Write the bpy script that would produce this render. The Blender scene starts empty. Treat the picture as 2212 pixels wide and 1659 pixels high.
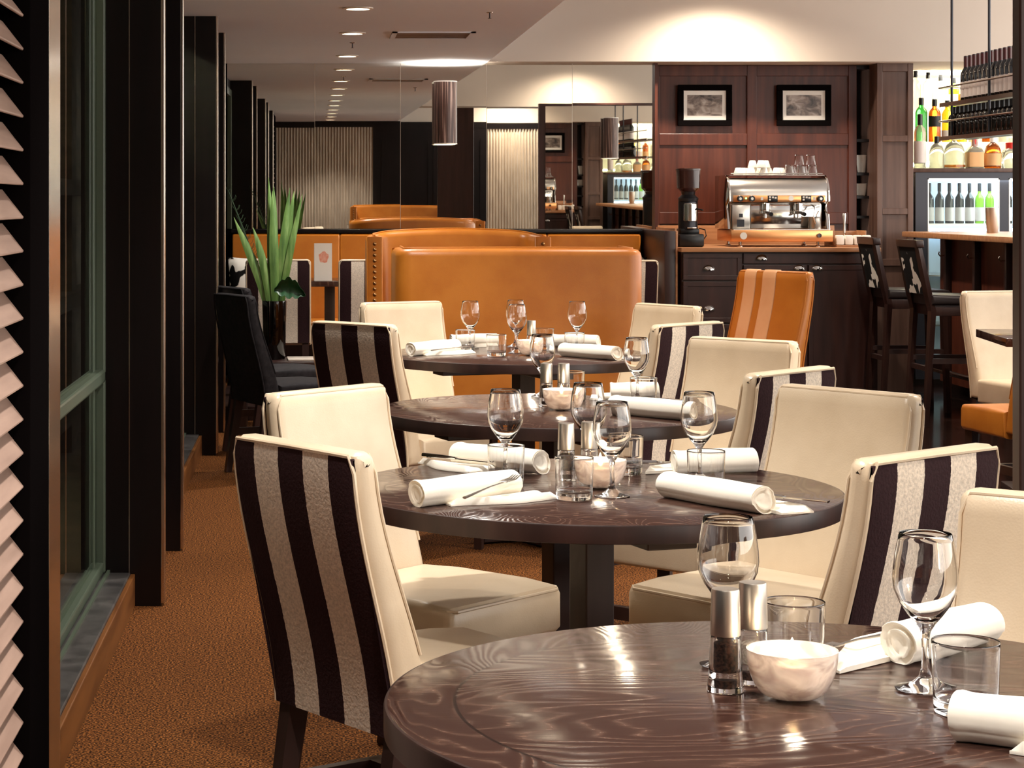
import bpy, bmesh, math, random
from mathutils import Vector, Matrix
random.seed(7)
PI = math.pi
sc = bpy.context.scene
COL = sc.collection

# ------------------------------------------------------------------ camera, world, exposure
EYE = 1.365
cam_d = bpy.data.cameras.new('camera')
cam = bpy.data.objects.new('camera', cam_d); COL.objects.link(cam)
cam.location = (0, 0, EYE); cam.rotation_euler = (PI/2, 0, 0)
cam_d.sensor_width = 36.0; cam_d.lens = 4600/2212*36.0
cam_d.shift_x = (1106-680)/2212; cam_d.shift_y = -(829.5-435)/2212
cam_d.clip_start = 0.05
sc.camera = cam
sc.view_settings.view_transform = 'Standard'
sc.view_settings.look = 'None'
sc.view_settings.gamma = 1.0
sc.view_settings.use_curve_mapping = False
sc.view_settings.exposure = 0.9
w = bpy.data.worlds.new('world'); sc.world = w; w.use_nodes = True
w.node_tree.nodes['Background'].inputs[0].default_value = (1.0, 0.95, 0.89, 1)
w.node_tree.nodes['Background'].inputs[1].default_value = 2.6
WARM = (1.0, 0.88, 0.73)

# ------------------------------------------------------------------ helpers
def lin(c):
    return tuple((x/255/12.92 if x/255 <= 0.04045 else ((x/255+0.055)/1.055)**2.4) for x in c)

class MB:
    """collects shapes into one mesh"""
    def __init__(self): self.bm = bmesh.new()
    def box(self, c, s, bevel=0.0, rot=None, seg=2):
        r = bmesh.ops.create_cube(self.bm, size=1.0)
        vs = r['verts']
        bmesh.ops.scale(self.bm, vec=s, verts=vs)
        if bevel > 0:
            es = list({e for v in vs for e in v.link_edges})
            rb = bmesh.ops.bevel(self.bm, geom=es, offset=min(bevel, min(s)*0.45), segments=seg, affect='EDGES', profile=0.5)
            vs = list({v for f in rb['faces'] for v in f.verts} | {v for v in vs if v.is_valid})
        if rot is not None: bmesh.ops.rotate(self.bm, cent=(0,0,0), matrix=rot, verts=vs)
        bmesh.ops.translate(self.bm, vec=c, verts=vs)
        return self
    def span(self, x0, x1, y0, y1, z0, z1, bevel=0.0):
        return self.box(((x0+x1)/2, (y0+y1)/2, (z0+z1)/2), (abs(x1-x0), abs(y1-y0), abs(z1-z0)), bevel)
    def lathe(self, prof, n=32, c=(0,0,0), rot=None, sq=0.0):
        bm = self.bm; rings = []
        for r, z in prof:
            if r < 1e-6: rings.append([bm.verts.new((0,0,z))])
            else:
                ring = []
                for k in range(n):
                    a = 2*PI*k/n; x, y = math.cos(a), math.sin(a)
                    if sq > 0:
                        q = (abs(x)**(2+6*sq)+abs(y)**(2+6*sq))**(-1/(2+6*sq)); x *= q; y *= q
                    ring.append(bm.verts.new((r*x, r*y, z)))
                rings.append(ring)
        for a, b in zip(rings, rings[1:]):
            if len(a) == 1 and len(b) == 1: continue
            for k in range(n):
                k2 = (k+1) % n
                if len(a) == 1: bm.faces.new((a[0], b[k], b[k2]))
                elif len(b) == 1: bm.faces.new((a[k], b[0], a[k2]))
                else: bm.faces.new((a[k], b[k], b[k2], a[k2]))
        vs = [v for r in rings for v in r]
        if rot is not None: bmesh.ops.rotate(bm, cent=(0,0,0), matrix=rot, verts=vs)
        bmesh.ops.translate(bm, vec=c, verts=vs)
        return self
    def cyl(self, c, r, h, n=24, rot=None, bev=0.0):
        b = min(bev, r*0.4, h*0.4)
        p = [(0,-h/2), (r-b,-h/2)] + ([(r,-h/2+b), (r,h/2-b)] if b > 0 else [(r,h/2)]) + ([(r-b,h/2)] if b > 0 else []) + [(0,h/2)]
        return self.lathe(p, n, c, rot)
    def tube(self, pts, r, n=8, cap=True):
        bm = self.bm; pts = [Vector(p) for p in pts]; rings = []
        rad = r if isinstance(r, (list, tuple)) else [r]*len(pts)
        up = Vector((0.13, 0.27, 0.95)).normalized()
        for i, p in enumerate(pts):
            t = (pts[min(i+1, len(pts)-1)] - pts[max(i-1, 0)]).normalized()
            a = t.cross(up)
            if a.length < 1e-3: a = t.cross(Vector((1,0,0)))
            a.normalize(); b = t.cross(a)
            rings.append([bm.verts.new(p + rad[i]*(math.cos(2*PI*k/n)*a + math.sin(2*PI*k/n)*b)) for k in range(n)])
        for A, B in zip(rings, rings[1:]):
            for k in range(n): bm.faces.new((A[k], B[k], B[(k+1)%n], A[(k+1)%n]))
        if cap: bm.faces.new(rings[0]); bm.faces.new(rings[-1])
        return self
    def slab(self, prof, w, r=0.01, n=3, x0=0.0):
        """closed profile in (y,z) swept along x over width w, ends rounded by r"""
        m = len(prof); P = [Vector(p) for p in prof]
        area = sum(P[i].x*P[(i+1)%m].y - P[(i+1)%m].x*P[i].y for i in range(m))
        sgn = 1 if area > 0 else -1
        nor = []
        for i in range(m):
            e1 = P[i]-P[i-1]; e2 = P[(i+1)%m]-P[i]
            n1 = Vector((-e1.y, e1.x)); n2 = Vector((-e2.y, e2.x))
            if n1.length > 0: n1.normalize()
            if n2.length > 0: n2.normalize()
            q = n1+n2
            if q.length < 1e-6: q = n1
            q.normalize()
            nor.append(sgn*q)
        st = []
        for k in range(n+1):
            a = PI/2*k/n
            st.append((-w/2 + r*(1-math.sin(a)), r*(1-math.cos(PI/2-a)) if False else r*(1-math.sin(a)) ))
        cols = []
        seq = []
        for k in range(n+1):
            a = PI/2*k/n
            seq.append((-w/2 + r*(1-math.cos(a)) if r > 0 else -w/2, r*(1-math.sin(a))))
        nm = 6
        for k in range(1, nm): seq.append((-w/2+r+(w-2*r)*k/nm, 0))
        for k in range(n, -1, -1):
            a = PI/2*k/n
            seq.append((w/2 - r*(1-math.cos(a)), r*(1-math.sin(a))))
        bm = self.bm
        for x, ins in seq:
            cols.append([bm.verts.new((x0+x, P[i].x+nor[i].x*ins, P[i].y+nor[i].y*ins)) for i in range(m)])
        for A, B in zip(cols, cols[1:]):
            for i in range(m): bm.faces.new((A[i], B[i], B[(i+1)%m], A[(i+1)%m]))
        bm.faces.new(cols[0]); bm.faces.new(cols[-1])
        return self
    def grid(self, rows):
        """sheet through rows of points"""
        bm = self.bm
        V = [[bm.verts.new(p) for p in row] for row in rows]
        for a, b in zip(V, V[1:]):
            for k in range(len(a)-1): bm.faces.new((a[k], a[k+1], b[k+1], b[k]))
        return self
    def solidify(self, t):
        bmesh.ops.recalc_face_normals(self.bm, faces=self.bm.faces)
        bmesh.ops.solidify(self.bm, geom=list(self.bm.faces), thickness=t)
        return self

def obj(name, mb, m, parent=None, loc=None, rotz=0.0, smooth=35):
    bm = mb.bm
    bmesh.ops.recalc_face_normals(bm, faces=bm.faces)
    me = bpy.data.meshes.new(name); bm.to_mesh(me); bm.free()
    me.materials.append(m)
    if smooth:
        me.shade_smooth()
        me.set_sharp_from_angle(angle=math.radians(smooth))
    o = bpy.data.objects.new(name, me); COL.objects.link(o)
    if parent is not None: o.parent = parent
    if loc is not None: o.location = loc
    o.rotation_euler = (0, 0, rotz)
    return o

def tag(o, label, cat, group=None):
    o['label'] = label; o['category'] = cat
    if group: o['group'] = group
    return o

def thing(name, label, cat, loc=(0,0,0), rotz=0.0, group=None):
    o = bpy.data.objects.new(name, None); COL.objects.link(o)
    o.empty_display_size = 0.1
    o.location = loc; o.rotation_euler = (0, 0, rotz)
    return tag(o, label, cat, group)

def struct(name, mb, m, parent=None, smooth=0):
    o = obj(name, mb, m, parent, smooth=smooth)
    if parent is None: o['kind'] = 'structure'
    return o

def dup(root, loc, rotz=0.0, label=None, group=None):
    r = root.copy(); COL.objects.link(r); r.location = loc; r.rotation_euler = (0, 0, rotz)
    if label: r['label'] = label
    if group: r['group'] = group
    for ch in list(root.children):
        c = ch.copy(); COL.objects.link(c); c.parent = r
        for g in list(ch.children):
            d = g.copy(); COL.objects.link(d); d.parent = c
    return r

def lamp(name, kind, loc, energy, parent=None, color=WARM, size=0.05, cone=100, blend=0.7, rot=(0,0,0)):
    l = bpy.data.lights.new(name, kind); l.energy = energy; l.color = color
    if kind == 'SPOT': l.spot_size = math.radians(cone); l.spot_blend = blend; l.shadow_soft_size = size
    elif kind == 'POINT': l.shadow_soft_size = size
    elif kind == 'AREA': l.size = size
    o = bpy.data.objects.new(name, l); COL.objects.link(o)
    if parent is not None: o.parent = parent
    o.location = loc; o.rotation_euler = rot
    return o

# ------------------------------------------------------------------ materials
def mat(name, col=(128,128,128), rough=0.5, metal=0.0, spec=0.5, emit=0.0, emit_col=None, coat=0.0, trans=0.0, ior=1.45, alpha=1.0):
    m = bpy.data.materials.new(name); m.use_nodes = True
    b = m.node_tree.nodes['Principled BSDF']
    b.inputs['Base Color'].default_value = (*lin(col), 1)
    b.inputs['Roughness'].default_value = rough
    b.inputs['Metallic'].default_value = metal
    b.inputs['Specular IOR Level'].default_value = spec
    b.inputs['Coat Weight'].default_value = coat
    b.inputs['Transmission Weight'].default_value = trans
    b.inputs['IOR'].default_value = ior
    if emit > 0:
        b.inputs['Emission Color'].default_value = (*lin(emit_col or col), 1)
        b.inputs['Emission Strength'].default_value = emit
    return m
def nodes(m): return m.node_tree.nodes, m.node_tree.links, m.node_tree.nodes['Principled BSDF']
def ramp(N, stops):
    r = N.new('ShaderNodeValToRGB'); e = r.color_ramp.elements
    while len(e) < len(stops): e.new(0.5)
    for k, (p, c) in enumerate(stops):
        e[k].position = p; e[k].color = (*lin(c), 1) if not isinstance(c, float) else (c, c, c, 1)
    return r
def tex_coord(N, L, scale=(1,1,1), rot=(0,0,0), out='Object'):
    t = N.new('ShaderNodeTexCoord'); mp = N.new('ShaderNodeMapping')
    mp.inputs['Scale'].default_value = scale; mp.inputs['Rotation'].default_value = rot
    L.new(t.outputs[out], mp.inputs['Vector']); return mp
def noise_mat(name, stops, scale=(1,1,1), detail=6, nscale=5.0, rough=0.6, bump=0.0, bdist=0.002, **kw):
    m = mat(name, (128,128,128), rough, **kw); N, L, b = nodes(m)
    mp = tex_coord(N, L, scale)
    n = N.new('ShaderNodeTexNoise'); n.inputs['Scale'].default_value = nscale; n.inputs['Detail'].default_value = detail
    L.new(mp.outputs[0], n.inputs['Vector'])
    r = ramp(N, stops); L.new(n.outputs['Fac'], r.inputs[0]); L.new(r.outputs[0], b.inputs['Base Color'])
    if bump > 0:
        bp = N.new('ShaderNodeBump'); bp.inputs['Strength'].default_value = bump; bp.inputs['Distance'].default_value = bdist
        L.new(n.outputs['Fac'], bp.inputs['Height']); L.new(bp.outputs[0], b.inputs['Normal'])
    return m

M = {}
# carpet: short speckled loop pile
M['carpet'] = noise_mat('carpet', [(0.38,(20,10,4)), (0.5,(78,44,18)), (0.62,(150,94,46))], nscale=170, detail=3, rough=0.95, bump=0.6, bdist=0.006, spec=0.1)
M['bar_floor'] = noise_mat('dark_polished_floor', [(0.3,(26,16,14)), (0.7,(48,32,27))], scale=(1,6,1), nscale=3, rough=0.12, spec=0.5)
M['ceiling'] = noise_mat('taupe_ceiling_paint', [(0.3,(228,232,240)), (0.7,(233,237,244))], nscale=0.7, rough=0.85, spec=0.2)
M['cream_wall'] = noise_mat('cream_wall_paint', [(0.3,(198,184,170)), (0.7,(204,190,176))], nscale=0.9, rough=0.8, spec=0.2)
M['black_wood'] = noise_mat('black_stained_wood', [(0.3,(10,7,7)), (0.7,(19,12,12))], scale=(9,9,0.7), nscale=3, rough=0.3, spec=0.35)
M['black_paint'] = mat('black_paint', (14,11,11), 0.6, spec=0.0)
M['walnut'] = noise_mat('reddish_walnut', [(0.25,(60,27,18)), (0.5,(82,39,26)), (0.75,(100,51,34))], scale=(9,9,0.55), nscale=2.5, detail=7, rough=0.36)
M['brown_panel'] = noise_mat('grey_brown_panel', [(0.25,(74,52,44)), (0.75,(106,80,68))], scale=(9,9,0.6), nscale=2.5, rough=0.4)
M['cabinet'] = noise_mat('espresso_cabinet', [(0.3,(44,23,19)), (0.7,(64,36,30))], scale=(7,7,0.7), nscale=3, rough=0.35)
M['oak'] = noise_mat('orange_oak', [(0.25,(152,98,62)), (0.75,(196,142,98))], scale=(0.7,8,8), nscale=4, rough=0.35)
M['mirror'] = mat('mirror_silvering', (228,226,220), 0.008, metal=1.0)
M['chrome'] = mat('chrome', (214,210,204), 0.1, metal=1.0)
M['steel'] = mat('brushed_steel', (196,190,182), 0.28, metal=1.0)
M['alu'] = mat('satin_aluminium', (205,196,184), 0.36, metal=1.0)
M['bronze'] = mat('polished_metal_edge', (214,200,186), 0.2, metal=1.0)
M['brass'] = mat('antique_brass', (168,128,84), 0.3, metal=1.0)
M['reflection_steel'] = mat('orange_reflection_steel', (232,168,112), 0.3, metal=1.0)  # steel with an orange reflection mixed into its base colour
M['gunmetal'] = mat('dark_grey_metal', (58,58,62), 0.35, metal=0.8)
M['black'] = mat('black_plastic', (12,11,11), 0.3)
M['black_gloss'] = mat('black_gloss_ceramic', (14,10,11), 0.08, coat=0.5)
M['white'] = mat('white_ceramic', (240,234,222), 0.3)
M['paper'] = mat('white_card', (246,240,230), 0.7)
M['pink_ink'] = noise_mat('salmon_ink', [(0.35,(236,150,124)), (0.65,(244,186,164))], nscale=60, rough=0.7)
M['smoke_plastic'] = mat('smoked_brown_plastic', (58,30,24), 0.15, coat=0.4)
M['glass'] = mat('clear_glass', (255,255,255), 0.0, trans=1.0, ior=1.45)
M['pane'] = mat('window_glass', (235,245,240), 0.0, trans=1.0, ior=1.2)
M['green_frame'] = mat('green_grey_window_frame', (74,84,70), 0.35)
M['stone'] = noise_mat('dark_slate_sill', [(0.3,(44,42,42)), (0.7,(86,82,80))], nscale=9, rough=0.3)
M['skirting'] = noise_mat('brown_skirting_wood', [(0.3,(88,50,20)), (0.7,(126,78,36))], scale=(6,0.6,6), nscale=4, rough=0.35)
M['slat'] = noise_mat('pale_shutter_slat', [(0.3,(150,122,108)), (0.7,(176,146,130))], scale=(8,0.7,8), nscale=4, rough=0.5, spec=0.3)
M['wax'] = mat('white_wax', (250,240,225), 0.4)
M['flame'] = mat('candle_flame', (255,214,150), 0.5, emit=22.0, emit_col=(255,214,150))
M['lamp_on'] = mat('lit_lamp_lens', (255,240,220), 0.5, emit=12.0, emit_col=(255,232,200))
M['led'] = mat('lit_led_strip', (255,248,225), 0.5, emit=9.0, emit_col=(255,246,214))
M['fridge_light'] = mat('lit_fridge_tube', (220,238,255), 0.5, emit=6.0, emit_col=(200,226,255))
M['fridge_wall'] = mat('white_fridge_liner', (206,218,228), 0.4)
M['green_led'] = mat('green_indicator', (120,255,120), 0.4, emit=3.0)
M['vase_plate'] = mat('white_glazed_tile', (222,210,196), 0.25)
M['trim_white'] = mat('white_enamel', (236,230,220), 0.35)

# leathers
def leather(name, a, b_, rough=0.36, bump=0.12, ns=7.0):
    m = mat(name, a, rough); N, L, b = nodes(m)
    mp = tex_coord(N, L)
    n1 = N.new('ShaderNodeTexNoise'); n1.inputs['Scale'].default_value = ns; n1.inputs['Detail'].default_value = 4
    n2 = N.new('ShaderNodeTexVoronoi'); n2.inputs['Scale'].default_value = 260
    L.new(mp.outputs[0], n1.inputs['Vector']); L.new(mp.outputs[0], n2.inputs['Vector'])
    r = ramp(N, [(0.35, a), (0.65, b_)]); L.new(n1.outputs['Fac'], r.inputs[0]); L.new(r.outputs[0], b.inputs['Base Color'])
    ad = N.new('ShaderNodeMath'); ad.operation = 'MULTIPLY_ADD'; ad.inputs[1].default_value = 0.12
    L.new(n2.outputs['Distance'], ad.inputs[0]); L.new(n1.outputs['Fac'], ad.inputs[2])
    bp = N.new('ShaderNodeBump'); bp.inputs['Strength'].default_value = bump; bp.inputs['Distance'].default_value = 0.01
    L.new(ad.outputs[0], bp.inputs['Height']); L.new(bp.outputs[0], b.inputs['Normal'])
    return m
M['cream_leather'] = leather('cream_leather', (220,198,168), (230,209,180), rough=0.3)
M['orange_leather'] = leather('tan_orange_leather', (176,102,28), (188,114,38), rough=0.38)
M['tan_leather'] = leather('pale_tan_leather', (214,158,112), (222,170,126), rough=0.4)
M['dark_seat_leather'] = leather('charcoal_leather', (34,28,28), (46,38,37), rough=0.4)
M['charcoal_velvet'] = noise_mat('charcoal_velvet', [(0.3,(22,20,22)), (0.7,(40,36,38))], nscale=40, rough=0.8, spec=0.2)
# stripes across x, five bands
def striped(name, ca, cb, w_, n, fuzz=0.35):
    m = mat(name, ca, 0.85, spec=0.15); N, L, b = nodes(m)
    t = N.new('ShaderNodeTexCoord'); s = N.new('ShaderNodeSeparateXYZ'); L.new(t.outputs['Object'], s.inputs[0])
    nz = N.new('ShaderNodeTexNoise'); nz.inputs['Scale'].default_value = 160; L.new(t.outputs['Object'], nz.inputs['Vector'])
    j = N.new('ShaderNodeMath'); j.operation = 'MULTIPLY_ADD'; j.inputs[1].default_value = 0.004; L.new(nz.outputs['Fac'], j.inputs[0]); L.new(s.outputs['X'], j.inputs[2])
    k = N.new('ShaderNodeMath'); k.operation = 'MULTIPLY_ADD'; k.inputs[1].default_value = n/w_; k.inputs[2].default_value = n/2; L.new(j.outputs[0], k.inputs[0])
    f = N.new('ShaderNodeMath'); f.operation = 'FLOOR'; L.new(k.outputs[0], f.inputs[0])
    md = N.new('ShaderNodeMath'); md.operation = 'PINGPONG'; md.inputs[1].default_value = 1.0; L.new(f.outputs[0], md.inputs[0])
    r1 = ramp(N, [(0.3, tuple(int(c*0.86) for c in ca)), (0.7, ca)]); L.new(nz.outputs['Fac'], r1.inputs[0])
    r2 = ramp(N, [(0.3, tuple(int(c*0.86) for c in cb)), (0.7, cb)]); L.new(nz.outputs['Fac'], r2.inputs[0])
    mx = N.new('ShaderNodeMix'); mx.data_type = 'RGBA'
    L.new(md.outputs[0], mx.inputs['Factor']); L.new(r1.outputs[0], mx.inputs['A']); L.new(r2.outputs[0], mx.inputs['B'])
    L.new(mx.outputs['Result'], b.inputs['Base Color'])
    bp = N.new('ShaderNodeBump'); bp.inputs['Strength'].default_value = fuzz; bp.inputs['Distance'].default_value = 0.004
    L.new(nz.outputs['Fac'], bp.inputs['Height']); L.new(bp.outputs[0], b.inputs['Normal'])
    return m
CW = 0.42
M['stripe'] = striped('brown_and_oatmeal_stripe', (52,32,34), (238,222,202), CW, 5)
M['tan_stripe'] = striped('orange_and_tan_stripe', (196,114,40), (226,172,130), 0.46, 5, 0.1)
# cowhide
m = mat('cowhide', (240,236,228), 0.8, spec=0.15); N, L, b = nodes(m)
mp = tex_coord(N, L); n = N.new('ShaderNodeTexNoise'); n.inputs['Scale'].default_value = 7.5; n.inputs['Detail'].default_value = 2
L.new(mp.outputs[0], n.inputs['Vector']); r = ramp(N, [(0.49,(18,15,15)), (0.51,(240,234,224))]); L.new(n.outputs['Fac'], r.inputs[0]); L.new(r.outputs[0], b.inputs['Base Color'])
M['cowhide'] = m
m2 = m.copy(); m2.name = 'dark_cowhide'; cr = [q for q in m2.node_tree.nodes if q.type == 'VALTORGB'][0].color_ramp.elements; cr[0].position = 0.57; cr[1].position = 0.585; M['cowhide_dark'] = m2
# espresso oak table top with open cathedral grain and a ring inlay
def table_wood(name, R):
    m = mat(name, (60,40,34), 0.3); N, L, b = nodes(m)
    t = N.new('ShaderNodeTexCoord')
    def grain(sx, sy, off, k_, dist):
        mp = N.new('ShaderNodeMapping'); mp.inputs['Scale'].default_value = (sx, sy, 1); mp.inputs['Location'].default_value = (off, off*0.7, 0)
        L.new(t.outputs['Object'], mp.inputs['Vector'])
        nz = N.new('ShaderNodeTexNoise'); nz.inputs['Scale'].default_value = 1.0; nz.inputs['Detail'].default_value = 2.5; nz.inputs['Roughness'].default_value = 0.4; nz.inputs['Distortion'].default_value = dist
        L.new(mp.outputs[0], nz.inputs['Vector'])
        k = N.new('ShaderNodeMath'); k.operation = 'MULTIPLY'; k.inputs[1].default_value = k_; L.new(nz.outputs['Fac'], k.inputs[0])
        p = N.new('ShaderNodeMath'); p.operation = 'PINGPONG'; p.inputs[1].default_value = 1.0; L.new(k.outputs[0], p.inputs[0])
        q = N.new('ShaderNodeMath'); q.operation = 'POWER'; q.inputs[1].default_value = 1.6; L.new(p.outputs[0], q.inputs[0])
        return q
    g1 = grain(1.4, 5.2, 3.1, 58, 0.25); g2 = grain(6.0, 2.4, 7.7, 62, 0.35)
    s = N.new('ShaderNodeSeparateXYZ'); L.new(t.outputs['Object'], s.inputs[0])
    hx = N.new('ShaderNodeCombineXYZ'); L.new(s.outputs['X'], hx.inputs[0]); L.new(s.outputs['Y'], hx.inputs[1])
    ln = N.new('ShaderNodeVectorMath'); ln.operation = 'LENGTH'; L.new(hx.outputs[0], ln.inputs[0])
    gt = N.new('ShaderNodeMath'); gt.operation = 'GREATER_THAN'; gt.inputs[1].default_value = R*0.835; L.new(ln.outputs['Value'], gt.inputs[0])
    mg = N.new('ShaderNodeMix'); mg.data_type = 'FLOAT'
    L.new(gt.outputs[0], mg.inputs['Factor']); L.new(g1.outputs[0], mg.inputs['A']); L.new(g2.outputs[0], mg.inputs['B'])
    fine = N.new('ShaderNodeTexNoise'); fine.inputs['Scale'].default_value = 90; fine.inputs['Detail'].default_value = 4
    mpf = N.new('ShaderNodeMapping'); mpf.inputs['Scale'].default_value = (0.3, 2.2, 1); L.new(t.outputs['Object'], mpf.inputs['Vector']); L.new(mpf.outputs[0], fine.inputs['Vector'])
    mm = N.new('ShaderNodeMath'); mm.operation = 'MULTIPLY'; L.new(mg.outputs['Result'], mm.inputs[0]); L.new(fine.outputs['Fac'], mm.inputs[1])
    r = ramp(N, [(0.0,(58,36,30)), (0.25,(60,38,31)), (0.5,(84,58,47)), (0.75,(122,94,80))]); L.new(mm.outputs[0], r.inputs[0])  # grain tones; the pale end also paints in the grazing glints
    d1 = N.new('ShaderNodeMath'); d1.operation = 'SUBTRACT'; d1.inputs[1].default_value = R*0.835; L.new(ln.outputs['Value'], d1.inputs[0])
    d2 = N.new('ShaderNodeMath'); d2.operation = 'ABSOLUTE'; L.new(d1.outputs[0], d2.inputs[0])
    d3 = N.new('ShaderNodeMath'); d3.operation = 'LESS_THAN'; d3.inputs[1].default_value = 0.0022; L.new(d2.outputs[0], d3.inputs[0])
    mx = N.new('ShaderNodeMix'); mx.data_type = 'RGBA'; mx.inputs['B'].default_value = (*lin((30,16,13)), 1)
    L.new(d3.outputs[0], mx.inputs['Factor']); L.new(r.outputs[0], mx.inputs['A']); L.new(mx.outputs['Result'], b.inputs['Base Color'])
    rr = N.new('ShaderNodeMapRange'); rr.inputs['To Min'].default_value = 0.12; rr.inputs['To Max'].default_value = 0.34; L.new(mm.outputs[0], rr.inputs['Value']); L.new(rr.outputs[0], b.inputs['Roughness'])
    sb = N.new('ShaderNodeMath'); sb.operation = 'SUBTRACT'; L.new(mm.outputs[0], sb.inputs[0]); L.new(d3.outputs[0], sb.inputs[1])
    bp = N.new('ShaderNodeBump'); bp.inputs['Strength'].default_value = 0.15; bp.inputs['Distance'].default_value = 0.003
    L.new(sb.outputs[0], bp.inputs['Height']); L.new(bp.outputs[0], b.inputs['Normal'])
    return m
M['table'] = table_wood('espresso_oak_top', 0.53)
M['espresso'] = noise_mat('espresso_wood', [(0.3,(38,23,20)), (0.7,(58,37,32))], scale=(5,5,0.8), nscale=4, rough=0.35)
# corrugated pale screen
M['screen'] = noise_mat('ribbed_pale_screen', [(0.3,(176,160,142)), (0.7,(204,188,168))], scale=(3,3,0.6), nscale=4, rough=0.5)
# napkin cloth
m = mat('white_linen', (248,240,226), 0.85, spec=0.15); N, L, b = nodes(m)
mp = tex_coord(N, L); n = N.new('ShaderNodeTexNoise'); n.inputs['Scale'].default_value = 28; n.inputs['Detail'].default_value = 3
L.new(mp.outputs[0], n.inputs['Vector']); bp = N.new('ShaderNodeBump'); bp.inputs['Strength'].default_value = 0.25; bp.inputs['Distance'].default_value = 0.004
L.new(n.outputs['Fac'], bp.inputs['Height']); L.new(bp.outputs[0], b.inputs['Normal'])
M['linen'] = m
# marbled candle bowl: translucent white-pink glass
m = mat('marbled_milky_glass', (236,220,210), 0.18, trans=0.45, ior=1.4); N, L, b = nodes(m)
mp = tex_coord(N, L, scale=(1,1,2.4)); n = N.new('ShaderNodeTexNoise'); n.inputs['Scale'].default_value = 12; n.inputs['Detail'].default_value = 3; n.inputs['Distortion'].default_value = 1.5
L.new(mp.outputs[0], n.inputs['Vector']); r = ramp(N, [(0.35,(206,190,182)), (0.5,(252,244,236)), (0.65,(226,210,202))]); L.new(n.outputs['Fac'], r.inputs[0]); L.new(r.outputs[0], b.inputs['Base Color'])
M['bowl'] = m
# framed photographs: grey-brown monochrome
def photo_mat(name, seed):
    m = mat(name, (120,110,100), 0.25); N, L, b = nodes(m)
    mp = tex_coord(N, L, scale=(9,9,16)); mp.inputs['Location'].default_value = (seed, seed*2.3, seed)
    n = N.new('ShaderNodeTexNoise'); n.inputs['Scale'].default_value = 1.2; n.inputs['Detail'].default_value = 8; n.inputs['Distortion'].default_value = 0.8
    L.new(mp.outputs[0], n.inputs['Vector']); r = ramp(N, [(0.36,(52,42,38)), (0.5,(128,112,102)), (0.64,(186,172,160))]); L.new(n.outputs['Fac'], r.inputs[0]); L.new(r.outputs[0], b.inputs['Base Color'])
    return m
M['photo_a'] = photo_mat('landscape_photograph', 1.3); M['photo_b'] = photo_mat('street_photograph', 5.9)
M['leaf'] = noise_mat('green_leaf', [(0.3,(58,94,44)), (0.55,(104,140,72)), (0.8,(158,184,116))], scale=(6,6,0.8), nscale=6, rough=0.4)
M['leaf_dark'] = noise_mat('dark_green_leaf', [(0.3,(16,58,30)), (0.7,(42,96,54))], nscale=14, rough=0.35)
M['fern'] = mat('fern_green', (40,66,36), 0.6)
M['shade'] = noise_mat('streaked_brown_shade', [(0.3,(54,36,32)), (0.55,(92,66,58)), (0.7,(190,160,146))], scale=(60,60,1.6), nscale=1.4, rough=0.35)
M['brick_dark'] = noise_mat('dark_outside_masonry', [(0.3,(70,58,44)), (0.7,(104,90,68))], scale=(1,1,5), nscale=3, rough=0.9)
def gl(name, col, rough=0.03): return mat(name, col, rough, trans=0.75, ior=1.45)
M['g_green'] = gl('green_bottle_glass', (60,170,70)); M['g_amber'] = gl('amber_spirit', (196,96,24)); M['g_yellow'] = gl('yellow_spirit', (240,190,40))
M['g_clear'] = gl('pale_bottle_glass', (226,226,210)); M['g_dark'] = mat('dark_wine_bottle_glass', (18,14,12), 0.06, coat=0.4); M['g_red'] = mat('dark_red_capsule', (70,18,16), 0.3)
M['g_olive'] = gl('lime_bottle_glass', (150,200,50))
M['l_white'] = mat('white_paper_label', (228,216,208), 0.6); M['l_tan'] = mat('tan_paper_label', (226,176,120), 0.6)
M['l_red'] = mat('red_wax', (206,44,30), 0.4); M['l_orange'] = mat('orange_label', (230,96,30), 0.5); M['l_black'] = mat('black_label', (28,24,22), 0.5)
M['pepper'] = noise_mat('peppercorns', [(0.4,(28,16,12)), (0.6,(84,54,40))], nscale=260, rough=0.7)
M['salt'] = noise_mat('salt_crystals', [(0.4,(210,190,168)), (0.6,(244,232,216))], nscale=300, rough=0.7)
M['card_art'] = mat('grey_print', (190,180,170), 0.7)

# ------------------------------------------------------------------ large structure
CEIL, HIGH, STEP = 2.36, 2.95, 1.235
XL, XR, YR, YB = -0.62, 6.3, -1.3, 15.36
struct('floor', MB().span(-0.8, 2.0, YR, 16.6, -0.1, 0.0), M['carpet'])
struct('floor_bar', MB().span(2.0, XR, YR, 16.6, -0.1, 0.0), M['bar_floor'])
struct('floor_platform', MB().span(XL, 2.44, 13.25, YB, 0.0, 0.09, 0.004), M['espresso'])
struct('ceiling', MB().span(-0.8, STEP, YR, 16.6, CEIL, HIGH), M['ceiling'])
struct('ceiling_raised', MB().span(STEP, XR, YR, 16.6, HIGH, HIGH+0.1), M['ceiling'])
struct('trim_1', MB().span(STEP, XR, 15.15, 16.6, CEIL, HIGH), M['cream_wall'])      # bulkhead over the coffee station
struct('trim_2', MB().span(STEP, XR, 5.4, 6.0, CEIL, HIGH), M['cream_wall'])         # bulkhead across the room
struct('wall_back', MB().span(-0.8, 2.464, 15.375, 15.6, 0, CEIL), M['black_paint'])
struct('wall_rear', MB().span(-0.8, 3.5, YR-0.1, YR, 0, HIGH).span(3.5, XR, YR-0.1, YR, 0, 0.9), M['cream_wall'])  # right end built low so world light enters as fill
struct('wall_right', MB().span(XR, XR+0.1, YR, 16.6, 0, 0.9), M['brown_panel'])  # unseen half wall, left open above to let in world light
struct('wall_far', MB().span(2.4, XR, 16.5, 16.6, 0, HIGH), M['cream_wall'])
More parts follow.
